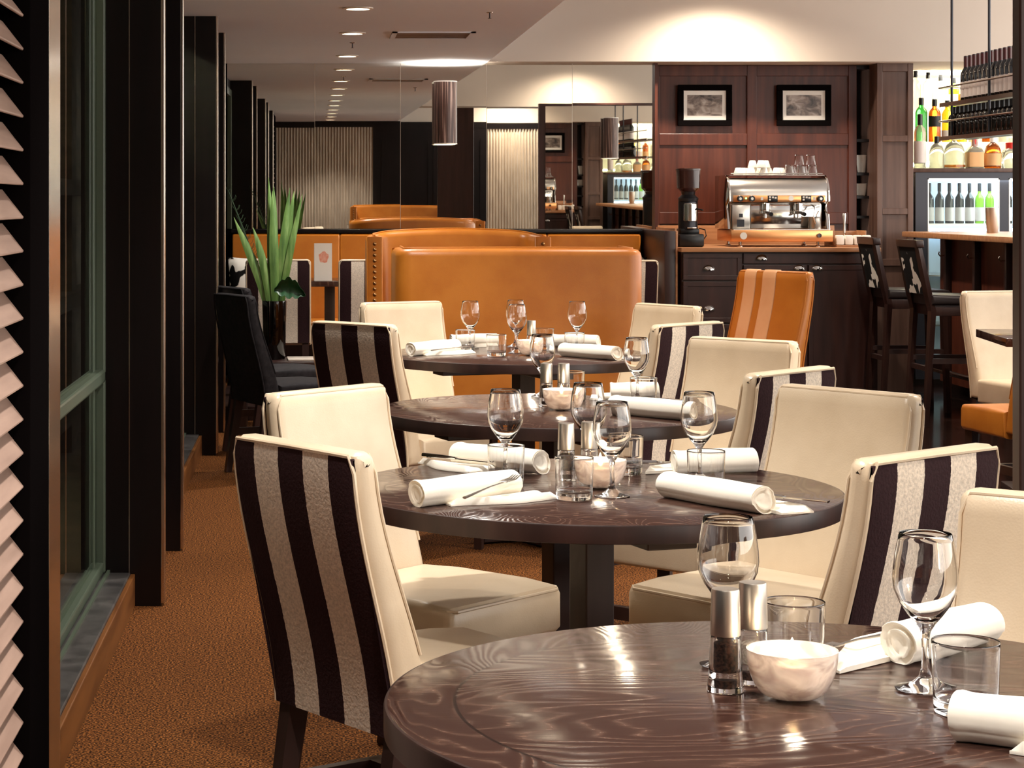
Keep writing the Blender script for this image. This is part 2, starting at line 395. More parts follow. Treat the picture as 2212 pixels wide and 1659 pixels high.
# left window wall: dark piers between the windows, slate sill, skirting board
piers = [(-1.3, 2.9), (7.24, 8.36), (11.5, 12.62)]
mb = MB()
for a, b_ in piers: mb.span(-0.8, -0.72, a, b_, 0, CEIL)
mb.span(-0.8, -0.72, 2.9, 15.4, 2.28, CEIL)
mb.span(-0.8, -0.72, 2.9, 4.2, 0, CEIL)
struct('wall_left', mb, M['black_wood'])
struct('trim_3', MB().span(-0.8, -0.622, 4.31, 15.36, 0.0, 0.113, 0.004), M['stone'])
struct('baseboard_left', MB().span(-0.622, -0.606, 4.31, 15.36, 0.0, 0.108, 0.003), M['skirting'])
for k, (a, b_) in enumerate([(4.2, 7.24), (8.36, 11.5), (12.62, 15.36)]):
    win = MB()
    for y in (a+0.03, (a+b_)/2 if k else None, b_-0.05):
        if y is not None: win.span(-0.755, -0.705, y-0.03, y+0.03, 0.113, 2.28, 0.006)
    win.span(-0.765, -0.73, b_-0.2, b_-0.16, 0.113, 2.28, 0.004)
    win.span(-0.75, -0.71, a, b_, 0.113, 0.15, 0.006).span(-0.755, -0.705, a, b_, 0.755, 0.80, 0.008).span(-0.75, -0.71, a, b_, 2.22, 2.28)
    win.span(-0.70, -0.69, a, b_, 0.113, 0.122)
    wo = struct('window_%d' % (k+1), win, M['green_frame'])
    struct('window_pane', MB().span(-0.738, -0.732, a, b_, 0.12, 2.25), M['pane'], wo)
ext = MB().span(-1.62, -1.5, 2, 17, -0.3, 3)
for k in range(7): ext.span(-1.5, -1.42, 6+k*1.6, 6.25+k*1.6, -0.3, 3)
for z in (0.1, 0.75, 1.4): ext.span(-1.5, -1.38, 2, 17, z, z+0.09)
ext.span(-1.62, -0.8, 1.9, 17, 2.96, 3.06).span(-1.62, -0.8, 1.9, 2.0, -0.3, 3).span(-1.62, -0.8, 16.9, 17, -0.3, 3)  # unseen roof and end caps, added to keep world light out
struct('wall_outside', ext, M['brick_dark'])
struct('ground_outside', MB().span(-1.62, -0.8, 2, 17, -0.3, -0.1), M['brick_dark'])
lamp('outside_fill_light', 'POINT', (-1.15, 7.62, 2.5), 60, color=(1,0.8,0.55), size=0.1)  # added fill without a fixture, so the masonry shows through the window
# fins standing out from the window wall, each with a polished metal edge
def fin(n, x0, x1, y0, th, seam=None, edge=0.012):
    f = struct('trim_%d' % n, MB().span(x0, x1-edge, y0, y0+th, 0.0 if y0 < 13 else 0.09, CEIL), M['black_wood'])
    struct('metal_edge', MB().span(x1-edge, x1, y0-0.002, y0+th, 0.01 if y0 < 13 else 0.09, CEIL, 0.002), M['bronze'], f)
    if seam: struct('metal_seam', MB().span(seam, seam+0.003, y0-0.003, y0+0.001, 0.05, CEIL), M['bronze'], f)
fin(4, -0.60, -0.515, 4.13, 0.18, edge=0.01)
fin(5, -0.72, -0.507, 7.18, 0.06, seam=-0.627)
fin(6, -0.72, -0.513, 8.31, 0.05)
fin(7, -0.72, -0.520, 11.44, 0.06, seam=-0.645)
fin(8, -0.72, -0.528, 12.56, 0.05)
# dark post on the right
post = struct('trim_9', MB().span(1.506, 1.95, 4.55, 4.60, 0, HIGH, 0.004), M['cabinet'])
# rear wall behind the viewpoint: ribbed screens between dark panels
def ribs(x0, x1, y, z0, z1, p=0.044, amp=0.016):
    mb = MB(); rows = []; n = int((x1-x0)/p*8)
    for z in (z0, z1):
        rows.append([(x0+(x1-x0)*k/n, y+amp*math.cos(2*PI*(x0+(x1-x0)*k/n)/p), z) for k in range(n+1)])
    mb.grid(rows); return mb
sc1 = struct('wall_screen', ribs(-0.60, 0.87, YR+0.06, 0, 2.27), M['screen'], smooth=60)
struct('wall_screen_narrow', ribs(2.58, 3.42, YR+0.06, 0, 2.27), M['screen'], smooth=60)
mb = MB().span(-0.8, 3.5, YR, YR+0.03, 0, CEIL)
mb.span(0.87, 2.58, YR, YR+0.075, 0, CEIL).span(3.42, 3.5, YR, YR+0.075, 0, CEIL).span(-0.62, 3.5, YR, YR+0.08, 2.27, CEIL)
for x in (1.02, 1.72, 1.80, 2.5): mb.span(x-0.02, x+0.02, YR+0.075, YR+0.09, 0.05, 2.1)
struct('wall_rear_panelling', mb, M['black_wood'])
# partition across the right part of the room, mirrored on the side that faces the bar
pt_ = struct('wall_partition', MB().span(2.49, 5.0, 6.98, 7.08, 0, CEIL), M['cabinet'])
struct('partition_mirror', MB().span(2.56, 4.96, 7.081, 7.09, 0.9, CEIL-0.03), M['mirror'], pt_)

# ------------------------------------------------------------------ lights the room has
def downlight_geo(root):
    obj('trim_ring', MB().lathe([(0.058,0.0),(0.078,0.0),(0.08,-0.004),(0.06,-0.008),(0.056,-0.001)], 32), M['trim_white'], root)
    obj('lens', MB().lathe([(0,-0.002),(0.057,-0.002),(0.057,0.0),(0,0.0)], 32), M['lamp_on'], root)
rowY = [-0.3, 1.35, 2.95, 4.55, 6.15, 7.75, 9.35, 10.95, 12.57, 14.53]
names = {10.95:'round recessed downlight nearest the top edge of the photo, before the vent', 12.57:'round recessed downlight level with the square ceiling vent', 14.53:'round recessed downlight nearest the mirror wall, beyond the sprinkler'}
for y in rowY:
    t = thing('downlight', names.get(y, 'round recessed downlight above the tables, seen only in the mirror'), 'light', (0.222, y, CEIL), 0, 'downlights in the low ceiling')
    downlight_geo(t)
    lamp('downlight_lamp', 'SPOT', (0,0,-0.03), 70 if y < 13 else 40, t, size=0.05, cone=112, blend=0.85, color=(1.0,0.96,0.90))
def high_light(x, y, e, cone=95, label=None):
    t = thing('downlight', label or 'round recessed downlight in the raised ceiling, above the frame', 'light', (x, y, HIGH), 0, 'downlights in the raised ceiling')
    downlight_geo(t)
    lamp('downlight_lamp', 'SPOT', (0,0,-0.03), e, t, size=0.05, cone=cone, blend=0.75)
for x, y, e in [(1.75,1.6,50), (1.75,3.4,70), (2.0,6.6,80), (1.75,8.4,80), (1.75,10.4,75), (2.83,14.62,110), (2.98,6.5,90), (3.4,11.4,110), (3.7,9.2,60), (2.9,-0.8,110), (3.3,3.5,60)]:
    high_light(x, y, e, 150 if x > 2.8 and e in (110, 90) else 95)

# ------------------------------------------------------------------ mirrors on the back wall
seams = [-0.634, 0.0, 0.618, 1.239, 1.857, 2.464]
mnames = ['leftmost mirror panel on back wall, behind the green plant', 'mirror panel reflecting the downlights, left of the wall sconce', 'mirror panel that carries the brown wall sconce', 'mirror panel right of the sconce, reflecting a ribbed screen', 'rightmost mirror panel, next to the walnut wall and reflecting bottles']
pitch = [-0.0060, -0.0063, -0.0059, -0.0055, -0.0058]
for k in range(5):
    x0, x1 = seams[k]+0.0015, seams[k+1]-0.0015
    o = obj('mirror_panel', MB().box((0,0,0), (x1-x0, 0.006, CEIL-1.168)), M['mirror'], loc=((x0+x1)/2, 15.366, (CEIL+1.166)/2), smooth=0)
    o.rotation_euler = (-pitch[k], 0, 0)
    if k < 4: obj('edge_bead', MB().box(((x1-x0)/2+0.0015, -0.003, 0), (0.003, 0.003, CEIL-1.17)), M['alu'], o, smooth=0)
    tag(o, mnames[k], 'mirror', 'mirror panels on the back wall')

# sconce on the mirror
def sconce(x, y, z, label, face):
    t = thing('wall_sconce', label, 'wall lamp', (x, y, z))
    s = MB().lathe([(0.083,-0.22),(0.083,0.22),(0.079,0.22),(0.079,-0.22)], 40)
    obj('shade', s, M['shade'], t)
    obj('bracket', MB().span(-0.03,0.03,0.07*face,0.12*face,-0.05,0.05,0.004), M['gunmetal'], t)
    obj('shade_rim', MB().lathe([(0.079,0.219),(0.085,0.219),(0.085,0.226),(0.079,0.226)],40).lathe([(0.079,-0.226),(0.085,-0.226),(0.085,-0.219),(0.079,-0.219)],40), M['trim_white'], t)
    obj('bulb', MB().lathe([(0,-0.05),(0.02,-0.045),(0.026,0),(0.02,0.045),(0,0.05)], 20), M['lamp_on'], t)
    lamp('sconce_up', 'SPOT', (0,0,0.205), 26, t, size=0.05, cone=174, blend=1.0, rot=(PI,0,0), color=(1,0.93,0.8))
    lamp('sconce_down', 'SPOT', (0,0,-0.19), 16, t, size=0.05, cone=150, blend=1.0, color=(1,0.93,0.8))
sconce(0.935, 15.25, 2.0, 'brown streaked tube sconce mounted on the mirror wall', 1)
sconce(3.27, 7.20, 1.97, 'brown tube sconce on the mirrored partition, seen only as a reflection', -1)

# vent, sprinklers
t = thing('ceiling_vent', 'square slotted air vent in the low taupe ceiling', 'vent', (0.70, 12.72, CEIL))
v = MB()
for s in (-1, 1): v.span(-0.245, 0.245, s*0.23-0.015, s*0.23+0.015, -0.008, 0.0).span(s*0.23-0.015, s*0.23+0.015, -0.245, 0.245, -0.008, 0.0)
obj('frame', v, M['ceiling'], t)
v = MB()
for k in range(9): v.box((0, -0.19+k*0.0475, -0.004), (0.44, 0.03, 0.003), rot=None)
obj('blades', v, M['brown_panel'], t); obj('duct', MB().span(-0.22,0.22,-0.22,0.22,-0.001,0.0), M['black_paint'], t)
def sprinkler(x, y, label, k=0.6):
    t = thing('sprinkler', label, 'sprinkler', (x, y, CEIL), 0, 'ceiling sprinklers')
    obj('escutcheon', MB().lathe([(0,0),(0.03,0),(0.028,-0.006),(0.01,-0.008),(0,-0.008)], 20), M['chrome'], t)
    obj('head', MB().cyl((0,0,-0.03),0.006,0.05,10).cyl((0,0,-0.055),0.016,0.003,16), M['gunmetal'], t)
    t.scale = (k, k, k)
sprinkler(0.236, 13.35, 'small sprinkler head hanging between two round downlights')
sprinkler(0.92, 11.2, 'small sprinkler head near the top edge, right of the vent')

# ------------------------------------------------------------------ dining chairs
def sstep(t): t = max(0.0, min(1.0, t)); return t*t*(3-2*t)
ZB, ZT = 0.365, 0.905
def y_out(z): return -0.235 - 0.10*sstep((z-ZB)/(ZT-ZB)*0.97+0.03)
def y_in(z): return y_out(z) + 0.088 - 0.034*sstep((z-ZB)/(ZT-ZB))
def chair(name, label, leath, panel, loc, f, group, front_panel=False, w_=CW, fabric_label=None):
    t = thing(name, label, 'chair', loc, math.atan2(f[1], f[0])-PI/2, group)
    zs = [ZB + (ZT-ZB)*k/14 for k in range(15)]
    prof = [(y_out(z), z) for z in zs[:-1]] + [(y_out(ZT)+0.004, ZT-0.006), (y_out(ZT)+0.014, ZT), (y_in(ZT)-0.016, ZT), (y_in(ZT)-0.003, ZT-0.010)] + [(y_in(z), z) for z in reversed(zs[:-1])]
    obj('backrest', MB().slab(prof, w_, 0.027, 5), leath, t, smooth=50)
    if panel is not None:
        if not front_panel:
            a = [(y_out(z)-0.003, z) for z in zs[:-1]] + [(y_out(ZT)-0.001, ZT-0.011)]
            b_ = [(y+0.008, z) for y, z in a]
        else:
            a = [(y_in(z)+0.004, z) for z in zs[2:-1]] + [(y_in(ZT)+0.002, ZT-0.016)]
            b_ = [(y-0.009, z) for y, z in a]
        obj('striped_panel', MB().slab(a + b_[::-1], w_-0.020, 0.004, 2), panel, t, smooth=50)
    # piping round the rear edge
    pp = []
    for s in (-1, 1):
        side = [(s*(w_/2-0.0075), y_out(z)+0.001, z) for z in zs[:-1]]
        pp.append(side)
    loop = pp[0] + [(-w_/2+0.02, y_out(ZT)-0.001, ZT-0.007), (0, y_out(ZT)-0.001, ZT-0.006), (w_/2-0.02, y_out(ZT)-0.001, ZT-0.007)] + pp[1][::-1]
    obj('piping', MB().tube(loop, 0.0042, 6), leath, t)
    loop2 = [(-(w_/2-0.008), y_in(z)-0.004, z) for z in zs[4:-1]] + [(-w_/2+0.022, y_in(ZT)-0.008, ZT-0.006), (w_/2-0.022, y_in(ZT)-0.008, ZT-0.006)] + [((w_/2-0.008), y_in(z)-0.004, z) for z in zs[4:-1]][::-1]
    obj('front_seam', MB().tube(loop2, 0.0032, 6), leath, t)
    sp = [(-0.16, 0.345), (0.235, 0.345), (0.25, 0.36), (0.25, 0.44), (0.238, 0.458), (0.15, 0.466), (-0.05, 0.468), (-0.16, 0.462)]
    obj('seat', MB().slab(sp, w_+0.012, 0.022, 4), leath, t, smooth=50)
    obj('seat_piping', MB().tube([(-w_/2+0.004, -0.15, 0.455), (-w_/2+0.004, 0.235, 0.452), (-w_/2+0.02, 0.25, 0.45), (w_/2-0.02, 0.25, 0.45), (w_/2-0.004, 0.235, 0.452), (w_/2-0.004, -0.15, 0.455)], 0.0038, 6), leath, t)
    for sx in (-1, 1):
        for y0, y1 in ((-0.21, -0.27), (0.215, 0.222)):
            lg = MB(); xx = sx*(w_/2-0.035)
            lg.tube([(xx, y1, 0.0), (xx, y0, 0.36)], [0.021, 0.029], 4)
            obj('leg', lg, M['espresso'], t, smooth=0)
    st = MB()
    for sx in (-1, 1): st.span(sx*(w_/2-0.035)-0.011, sx*(w_/2-0.035)+0.011, -0.235, 0.215, 0.185, 0.222)
    st.span(-w_/2+0.035, w_/2-0.035, -0.03, -0.005, 0.185, 0.222)
    obj('stretcher', st, M['espresso'], t, smooth=0)
    return t
def seat_at(mid, f, back):   # floor position of a chair from the middle of its top edge
    n = math.hypot(*f); off = 0.335 if back else 0.278
    return (mid[0]+f[0]/n*off, mid[1]+f[1]/n*off, 0)
GS = 'chairs round the dining tables'
S, CL = M['stripe'], M['cream_leather']
spots = [
 ((-0.045,4.05), (0.824,0.567), 1, 'striped cream chair with its brown and oatmeal back to us, in the left aisle'),
 ((1.145,3.913), (-0.646,0.764), 1, 'striped cream chair seen from behind, right of the second table, beside the dark post'),
 ((1.285,5.21), (-0.785,-0.62), 0, 'cream leather chair showing its front at the far right of the second table'),
 ((0.053,5.235), (0.74,-0.67), 0, 'brightly lit cream leather chair behind the striped chair of the left aisle'),
 ((1.32,5.82), (-0.727,0.69), 1, 'striped cream chair seen from behind at the near right of the third table'),
 ((1.415,7.125), (-0.69,-0.72), 0, 'cream leather chair at the far right of the third table'),
 ((1.43,8.06), (-0.69,0.72), 1, 'striped cream chair seen from behind at the near right of the farthest round table'),
 ((1.55,9.5), (-0.85,-0.53), 0, 'cream leather chair at the far right of the farthest round table'),
 ((0.133,8.08), (0.69,0.72), 1, 'striped cream chair seen from behind at the near left of the farthest round table'),
 ((0.41,9.75), (0.42,-0.9), 0, 'cream leather chair facing us at the far left of the farthest round table'),
 ((1.19,3.28), (-0.61,-0.79), 0, 'cream leather chair at the nearest table, cut by the right edge of the photo'),
]
proto = None
for mid, f, back, label in spots:
    loc = seat_at(mid, f, back)
    if proto is None:
        proto = chair('dining_chair', label, CL, S, loc, f, GS)
    else:
        dup(proto, loc, math.atan2(f[1], f[0])-PI/2, label, GS)
GB = 'striped chairs at the wall banquette'
for x, y, label in [(-0.234,13.6,'striped chair behind the green plant, its back to us at the wall banquette'), (0.36,13.55,'striped chair right of the menu card, partly hidden by the studded booth'), (1.965,13.45,'striped chair peeping out right of the plain orange booth back')]:
    dup(proto, (x, y+0.335, 0.09), 0.0, label, GB)
dup(proto, seat_at((3.53,10.95), (0.25,-0.97), 0), math.atan2(-0.97,0.25)-PI/2, 'cream leather chair on its own at the dark-floored right side, by the bar stools', GS)
dk = chair('side_chair', 'charcoal chair nearest us in the left aisle, before the black vase', M['charcoal_velvet'], None, seat_at((-0.42,10.55), (0.9,0.44), 1), (0.9,0.44), 'charcoal chairs beside the windows')
c2 = seat_at((-0.47,11.45), (0.9,0.44), 1)
dup(dk, c2, math.atan2(0.44,0.9)-PI/2, 'charcoal chair second in the row, right behind the first charcoal one', 'charcoal chairs beside the windows')
oc = chair('orange_chair', 'tan-orange leather chair with two pale vertical stripes, before the coffee station', M['orange_leather'], None, seat_at((2.25,10.5), (-0.80,-0.60), 0), (-0.80,-0.60), None, False, 0.46)
oc.scale = (1, 1, 1.13)
for x_, w_ in ((0.135, 0.075), (0.012, 0.085)):
    zz = [0.47+(ZT-0.47)*k/12 for k in range(13)]
    a = [(y_in(z)+0.005, z) for z in zz[:-1]] + [(y_in(ZT)+0.002, ZT-0.010), (y_in(ZT)-0.012, ZT+0.004), (y_out(ZT)+0.016, ZT+0.004), (y_out(ZT)+0.016, ZT-0.004), (y_in(ZT)-0.016, ZT-0.006)]
    b_ = [(y_in(z)-0.008, z) for z in reversed(zz[:-1])]
    obj('pale_stripe', MB().slab(a+b_, w_, 0.003, 2, x_), M['tan_leather'], oc, smooth=50)
chair('orange_side_chair', 'plain orange leather chair half hidden by the dark post, at the right-hand table', M['orange_leather'], None, seat_at((3.2,9.0), (-0.17,0.985), 1), (-0.17,0.985), None)

# ------------------------------------------------------------------ round tables
def round_table(x, y, R, label):
    t = thing('round_table', label, 'table', (x, y, 0), 0, 'round dark oak dining tables')
    obj('tabletop', MB().lathe([(0,0.715),(R-0.004,0.715),(R-0.004,0.7497),(R-0.0045,0.75),(0,0.75)], 128), M['table'], t)
    obj('edge_band', MB().lathe([(R-0.0042,0.7135),(R-0.001,0.7135),(R,0.7145),(R,0.7465),(R-0.0012,0.749),(R-0.0042,0.7499),(R-0.0042,0.7135)], 128), M['espresso'], t)
    q = Matrix.Rotation(math.radians(18), 4, 'Z')
    obj('support_beam', MB().box((0,0,0.695), (0.74,0.11,0.04), 0.003, q).box((0,0,0.6945), (0.11,0.74,0.039), 0.003, q), M['espresso'], t, smooth=0)
    q2 = Matrix.Rotation(math.radians(24), 4, 'Z')
    obj('column', MB().box((0,0,0.362), (0.07,0.07,0.63), 0.003, q2), M['espresso'], t, smooth=0)
    obj('base', MB().box((0,0,0.028), (0.40,0.075,0.04), 0.004, q2).box((0,0,0.0275), (0.075,0.40,0.039), 0.004, q2), M['espresso'], t, smooth=0)
    return t
round_table(0.614, 2.596, 0.53, 'nearest round dark oak table, filling the bottom of the photo')
round_table(0.594, 4.568, 0.53, 'round dark oak table second from the front, with four place settings')
round_table(0.718, 6.294, 0.53, 'round dark oak table third from the front')
round_table(0.84, 8.575, 0.57, 'farthest round dark oak table, before the orange booth back')

# ------------------------------------------------------------------ booths and banquette
def sweep_wall(mb, path, t_, h, crown=0.0, z0=0.0):
    bm = mb.bm; n = len(path); P = [Vector((x, y, 0)) for x, y in path]; rings = []
    r = t_*0.42
    for i, p in enumerate(P):
        d = (P[min(i+1,n-1)]-P[max(i-1,0)]).normalized(); nn = Vector((-d.y, d.x, 0))
        hh = h + crown*math.sin(PI*i/(n-1))**2
        sec = [(-t_/2, z0), (t_/2, z0), (t_/2, hh-r)]
        for k in range(1, 6):
            a = PI*k/6; sec.append((t_/2*math.cos(a) if False else (t_/2-r)*(1 if k < 3 else -1 if k > 3 else 0) + r*math.cos(a), hh-r+r*math.sin(a)))
        sec.append((-t_/2, hh-r))
        rings.append([bm.verts.new(p + nn*u + Vector((0,0,z))) for u, z in sec])
    m = len(rings[0])
    for A, B in zip(rings, rings[1:]):
        for k in range(m): bm.faces.new((A[k], B[k], B[(k+1)%m], A[(k+1)%m]))
    bm.faces.new(rings[0]); bm.faces.new(rings[-1])
    return mb
def booth(label, loc, rotz, W, h, studs, crown):
    t = thing('booth_seat', label, 'booth', loc, rotz, 'orange leather booths')
    rc = 0.12 if crown > 0.02 else 0.045
    a = W/2-0.045; path = [(-a,-0.33), (-a,-0.1), (-a,0.18-rc)]
    for k in range(1, 6): q = PI - PI/2*k/6; path.append((-a+rc+rc*math.cos(q), 0.18-rc+rc*math.sin(q)))
    path.append((-a+0.14, 0.18))
    for k in range(1, 5): path.append((-a+0.14+(2*a-0.28)*k/10, 0.18+0.012*math.sin(PI*k/10)))
    path = path + [(0, 0.192)] + [(-x, y) for x, y in reversed(path)]
    obj('backrest', sweep_wall(MB(), path, 0.09, h, crown, 0.02), M['orange_leather'], t, smooth=45)
    pipe = [(x*1.0, y, h + 0.001 + crown*math.sin(PI*i/(len(path)-1))**2) for i, (x, y) in enumerate(path)]
    obj('piping', MB().tube(pipe, 0.006, 6), M['orange_leather'], t)
    obj('seat', MB().slab([(-0.32,0.12),(0.12,0.12),(0.12,0.46),(-0.28,0.47),(-0.32,0.44)], W-0.2, 0.03, 4), M['orange_leather'], t, smooth=50)
    obj('plinth', MB().span(-W/2+0.1, W/2-0.1, -0.28, 0.12, 0, 0.12), M['espresso'], t, smooth=0)
    for s in (-1, 1):
        strip = obj('arm_front', MB().slab([(-0.35,0.02),(-0.33,0.02),(-0.33,h-0.005),(-0.35,h-0.005)], 0.094, 0.008, 2, s*a), M['orange_leather'], t, smooth=50)
        nz = 24
        for k in range(nz):
            z = h-0.045-k*0.0325
            obj('stud', MB().lathe([(0.0105,0),(0.009,0.005),(0.005,0.008),(0,0.0085)], 10, (s*a,-0.351,z), Matrix.Rotation(PI/2,4,'X')), M['brass'], strip)
    return t
booth('plain back of the nearer orange leather booth, behind the farthest round table', (0.99,10.5,0), PI, 1.20, 1.134, True, 0.005)
booth('farther orange leather booth with brass studs down its arm fronts', (0.83,12.62,0), 0.0, 1.06, 1.165, True, 0.035)

booth('orange leather booth behind the viewpoint, seen only in the mirrors', (1.33,-0.72,0), PI, 1.62, 1.09, True, 0.02)
t = thing('banquette', 'long orange leather banquette under the mirrors, with a dark top rail', 'bench', (0,0,0))
bx = [-0.59, 0.18, 0.92, 1.66, 2.33]
for a, b_ in zip(bx, bx[1:]):
    obj('back_cushion', MB().slab([(15.2,0.52),(15.31,0.52),(15.31,1.13),(15.24,1.138),(15.21,1.12)], b_-a-0.002, 0.014, 3, (a+b_)/2), M['orange_leather'], t, smooth=50)
    obj('seat_cushion', MB().slab([(14.68,0.42),(15.22,0.42),(15.22,0.53),(14.7,0.54),(14.68,0.52)], b_-a-0.002, 0.02, 3, (a+b_)/2), M['orange_leather'], t, smooth=50)
obj('base', MB().span(-0.59,2.33,14.75,15.3,0.09,0.42), M['espresso'], t, smooth=0)
obj('top_rail', MB().span(-0.6,2.345,15.22,15.355,1.138,1.164,0.003), M['black_wood'], t)
ep = thing('end_panel', 'dark panelled end wall closing the banquette beside the coffee station', 'panel', (2.40,14.84,0))
obj('board', MB().span(-0.045,0.03,-0.5,0.5,0,1.165,0.003), M['cabinet'], ep); obj('edge_strip', MB().span(0.03,0.045,-0.5,0.5,0,1.165,0.002), M['oak'], ep)
def pillow(x, y, z, rz, tilt, label):
    mb = MB(); n = 12; rows = []
    for s in (1, -1):
        rows = []
        for i in range(n+1):
            u = -1+2*i/n; row = []
            for j in range(n+1):
                v = -1+2*j/n
                th = 0.07*((1-u*u)*(1-v*v))**0.4
                row.append((0.21*u*(1-0.06*(1-v*v)), s*th, 0.22*v*(1-0.06*(1-u*u))+0.22))
            rows.append(row)
        mb.grid(rows)
    bmesh.ops.remove_doubles(mb.bm, verts=mb.bm.verts, dist=0.0005)
    o = obj('cushion', mb, M['cowhide'], loc=(x,y,z), rotz=rz, smooth=60); o.rotation_euler[0] = tilt
    tag(o, label, 'cushion', 'cowhide cushions')
pillow(-0.40, 15.04, 0.54, 0.1, -0.2, 'black and white cowhide cushion at the left end of the banquette')
pillow(2.13, 15.0, 0.54, -0.12, -0.2, 'black and white cowhide cushion at the right end of the banquette')

# table at the banquette with a menu card
t = thing('square_table', 'small dark table at the banquette holding the menu card', 'table', (0.10,14.3,0.09))
obj('tabletop', MB().span(-0.36,0.36,-0.33,0.33,0.715,0.75,0.003), M['table'], t)
obj('column', MB().span(-0.035,0.035,-0.035,0.035,0.03,0.715,0.003), M['espresso'], t); obj('base', MB().span(-0.09,0.07,-0.1,0.2,0,0.03,0.004), M['espresso'], t)
mc = thing('menu_card', 'white menu card with a salmon blot, standing on the banquette table', 'menu', (0.055,14.1,0.84), 0.06)
obj('cover', MB().box((0,0,0.124), (0.118,0.004,0.248), 0.0), M['paper'], mc); obj('rear_leaf', MB().box((0,0.028,0.122), (0.118,0.003,0.25), 0.0, Matrix.Rotation(0.12,4,'X')), M['paper'], mc)
bl = MB(); vs = []
for k in range(14):
    a = 2*PI*k/14; r = 0.033+0.004*math.sin(k*2.3)
    vs.append(bl.bm.verts.new((0.004+r*math.cos(a), -0.0026, 0.155+r*1.15*math.sin(a))))
bl.bm.faces.new(vs)
obj('printed_blot', bl, M['pink_ink'], mc)

# right-hand table
t = thing('square_table', 'dark square tabletop cut off by the dark post, before the lone cream chair', 'table', (3.52,9.86,0), -0.12)
obj('tabletop', MB().span(-0.38,0.38,-0.36,0.36,0.712,0.75,0.003), M['table'], t)
obj('column', MB().span(-0.04,0.04,-0.04,0.04,0.03,0.712,0.003), M['espresso'], t); obj('base', MB().span(-0.28,0.28,-0.28,0.28,0,0.03,0.004), M['espresso'], t)

# ------------------------------------------------------------------ vase on its bench
t = thing('low_bench', 'low dark bench under the black vase', 'bench', (-0.24,12.86,0))
obj('top', MB().span(-0.24,0.24,-0.2,0.2,0.37,0.41,0.004), M['espresso'], t)
for s in (-1, 1): obj('leg', MB().span(s*0.2-0.03,s*0.2+0.03,-0.17,0.17,0,0.37,0.003), M['espresso'], t)
tag(obj('tile', MB().span(-0.125,0.125,-0.12,0.12,0,0.012,0.003), M['vase_plate'], loc=(-0.04,12.84,0.41), rotz=0.05), 'pale flat tile beside the foot of the black vase', 'tile')
VX, VY, VZ = -0.245, 12.90, 0.4225
vz = obj('vase', MB().lathe([(0,0.0),(0.062,0.0),(0.066,0.006),(0.074,0.35),(0.073,0.354),(0.069,0.35),(0.061,0.02),(0,0.018)], 40), M['black_gloss'], loc=(-0.245,12.90,0.41))
tag(vz, 'tall black glossy vase on the low bench in the left aisle', 'vase')
pl = thing('leaf_arrangement', 'arrangement of long green blade leaves standing in the black vase', 'plant', (-0.245,12.90,0.43))
def blade(pts, wd, m, name='leaf', fold=0.25):
    pts = [pts[0], (pts[1][0]*0.3, pts[1][1], pts[1][2]), (pts[2][0]*0.72, pts[2][1], pts[2][2]), pts[3]]
    rows = []; n = 16; P = [Vector(p) for p in pts]
    def bez(t):
        Q = P[:]
        while len(Q) > 1: Q = [Q[i].lerp(Q[i+1], t) for i in range(len(Q)-1)]
        return Q[0]
    for i in range(n+1):
        t_ = i/n; c = bez(t_); d = (bez(min(1,t_+0.02))-bez(max(0,t_-0.02))).normalized()
        s = Vector((1,0.25,0)); s = (s - d*s.dot(d)).normalized(); nn = d.cross(s)
        ww = wd*(0.22+0.78*math.sin(PI*min(1,max(0,t_-0.12)*0.9+0.06)))*(1-t_**6) + 0.0006
        rows.append([c - s*ww + nn*ww*fold, c - s*ww*0.5 + nn*ww*fold*0.4, c, c + s*ww*0.5 + nn*ww*fold*0.4, c + s*ww + nn*ww*fold])
    mb = MB().grid(rows); mb.solidify(0.0012)
    obj(name, mb, m, pl, smooth=60)
for pts, wd in [
    ([(-0.02,0,0.05),(-0.06,0,0.45),(-0.02,0.0,0.75),(-0.035,0,1.08)], 0.024),
    ([(0.0,0.02,0.05),(-0.01,0.02,0.5),(0.0,0.02,0.8),(-0.005,0.02,1.03)], 0.026),
    ([(0.01,-0.02,0.05),(0.02,-0.02,0.4),(0.0,-0.02,0.7),(-0.012,-0.02,1.0)], 0.03),
    ([(0.02,0,0.05),(0.05,0,0.4),(0.09,0,0.75),(0.095,0,1.02)], 0.026),
    ([(0.03,0.02,0.05),(0.05,0.02,0.35),(0.12,0.02,0.75),(0.12,0.02,1.0)], 0.027),
    ([(0.03,-0.01,0.05),(0.06,-0.01,0.3),(0.16,0,0.7),(0.17,0,0.98)], 0.022),
    ([(-0.02,-0.01,0.05),(-0.08,-0.01,0.4),(-0.2,-0.02,0.6),(-0.245,-0.02,0.84)], 0.028),
    ([(-0.02,-0.02,0.05),(-0.05,-0.02,0.4),(-0.1,-0.02,0.62),(-0.13,-0.02,0.78)], 0.026)]:
    blade(pts, wd, M['leaf'])
fr = MB()
for q in range(7):
    ex = -0.28+q*0.022; ez = 1.0-q*0.06
    P0 = [Vector((-0.01,0.02,0.1)), Vector((-0.06,0.03,0.5)), Vector((ex+0.06,0.03,ez-0.15)), Vector((ex,0.03,ez))]
    pts = []
    for i in range(9):
        Q = P0[:]
        while len(Q) > 1: Q = [Q[j].lerp(Q[j+1], i/8) for j in range(len(Q)-1)]
        pts.append(Q[0])
    fr.tube(pts, 0.0018, 5)
    for i in range(3, 9):
        for s in (-1, 1):
            fr.tube([pts[i], pts[i]+Vector((s*0.014+0.002, 0, 0.014)), pts[i]+Vector((s*0.022, 0.004, 0.034))], 0.0012, 4)
obj('fern_sprig', fr, M['fern'], pl)
mo = MB(); rows = []
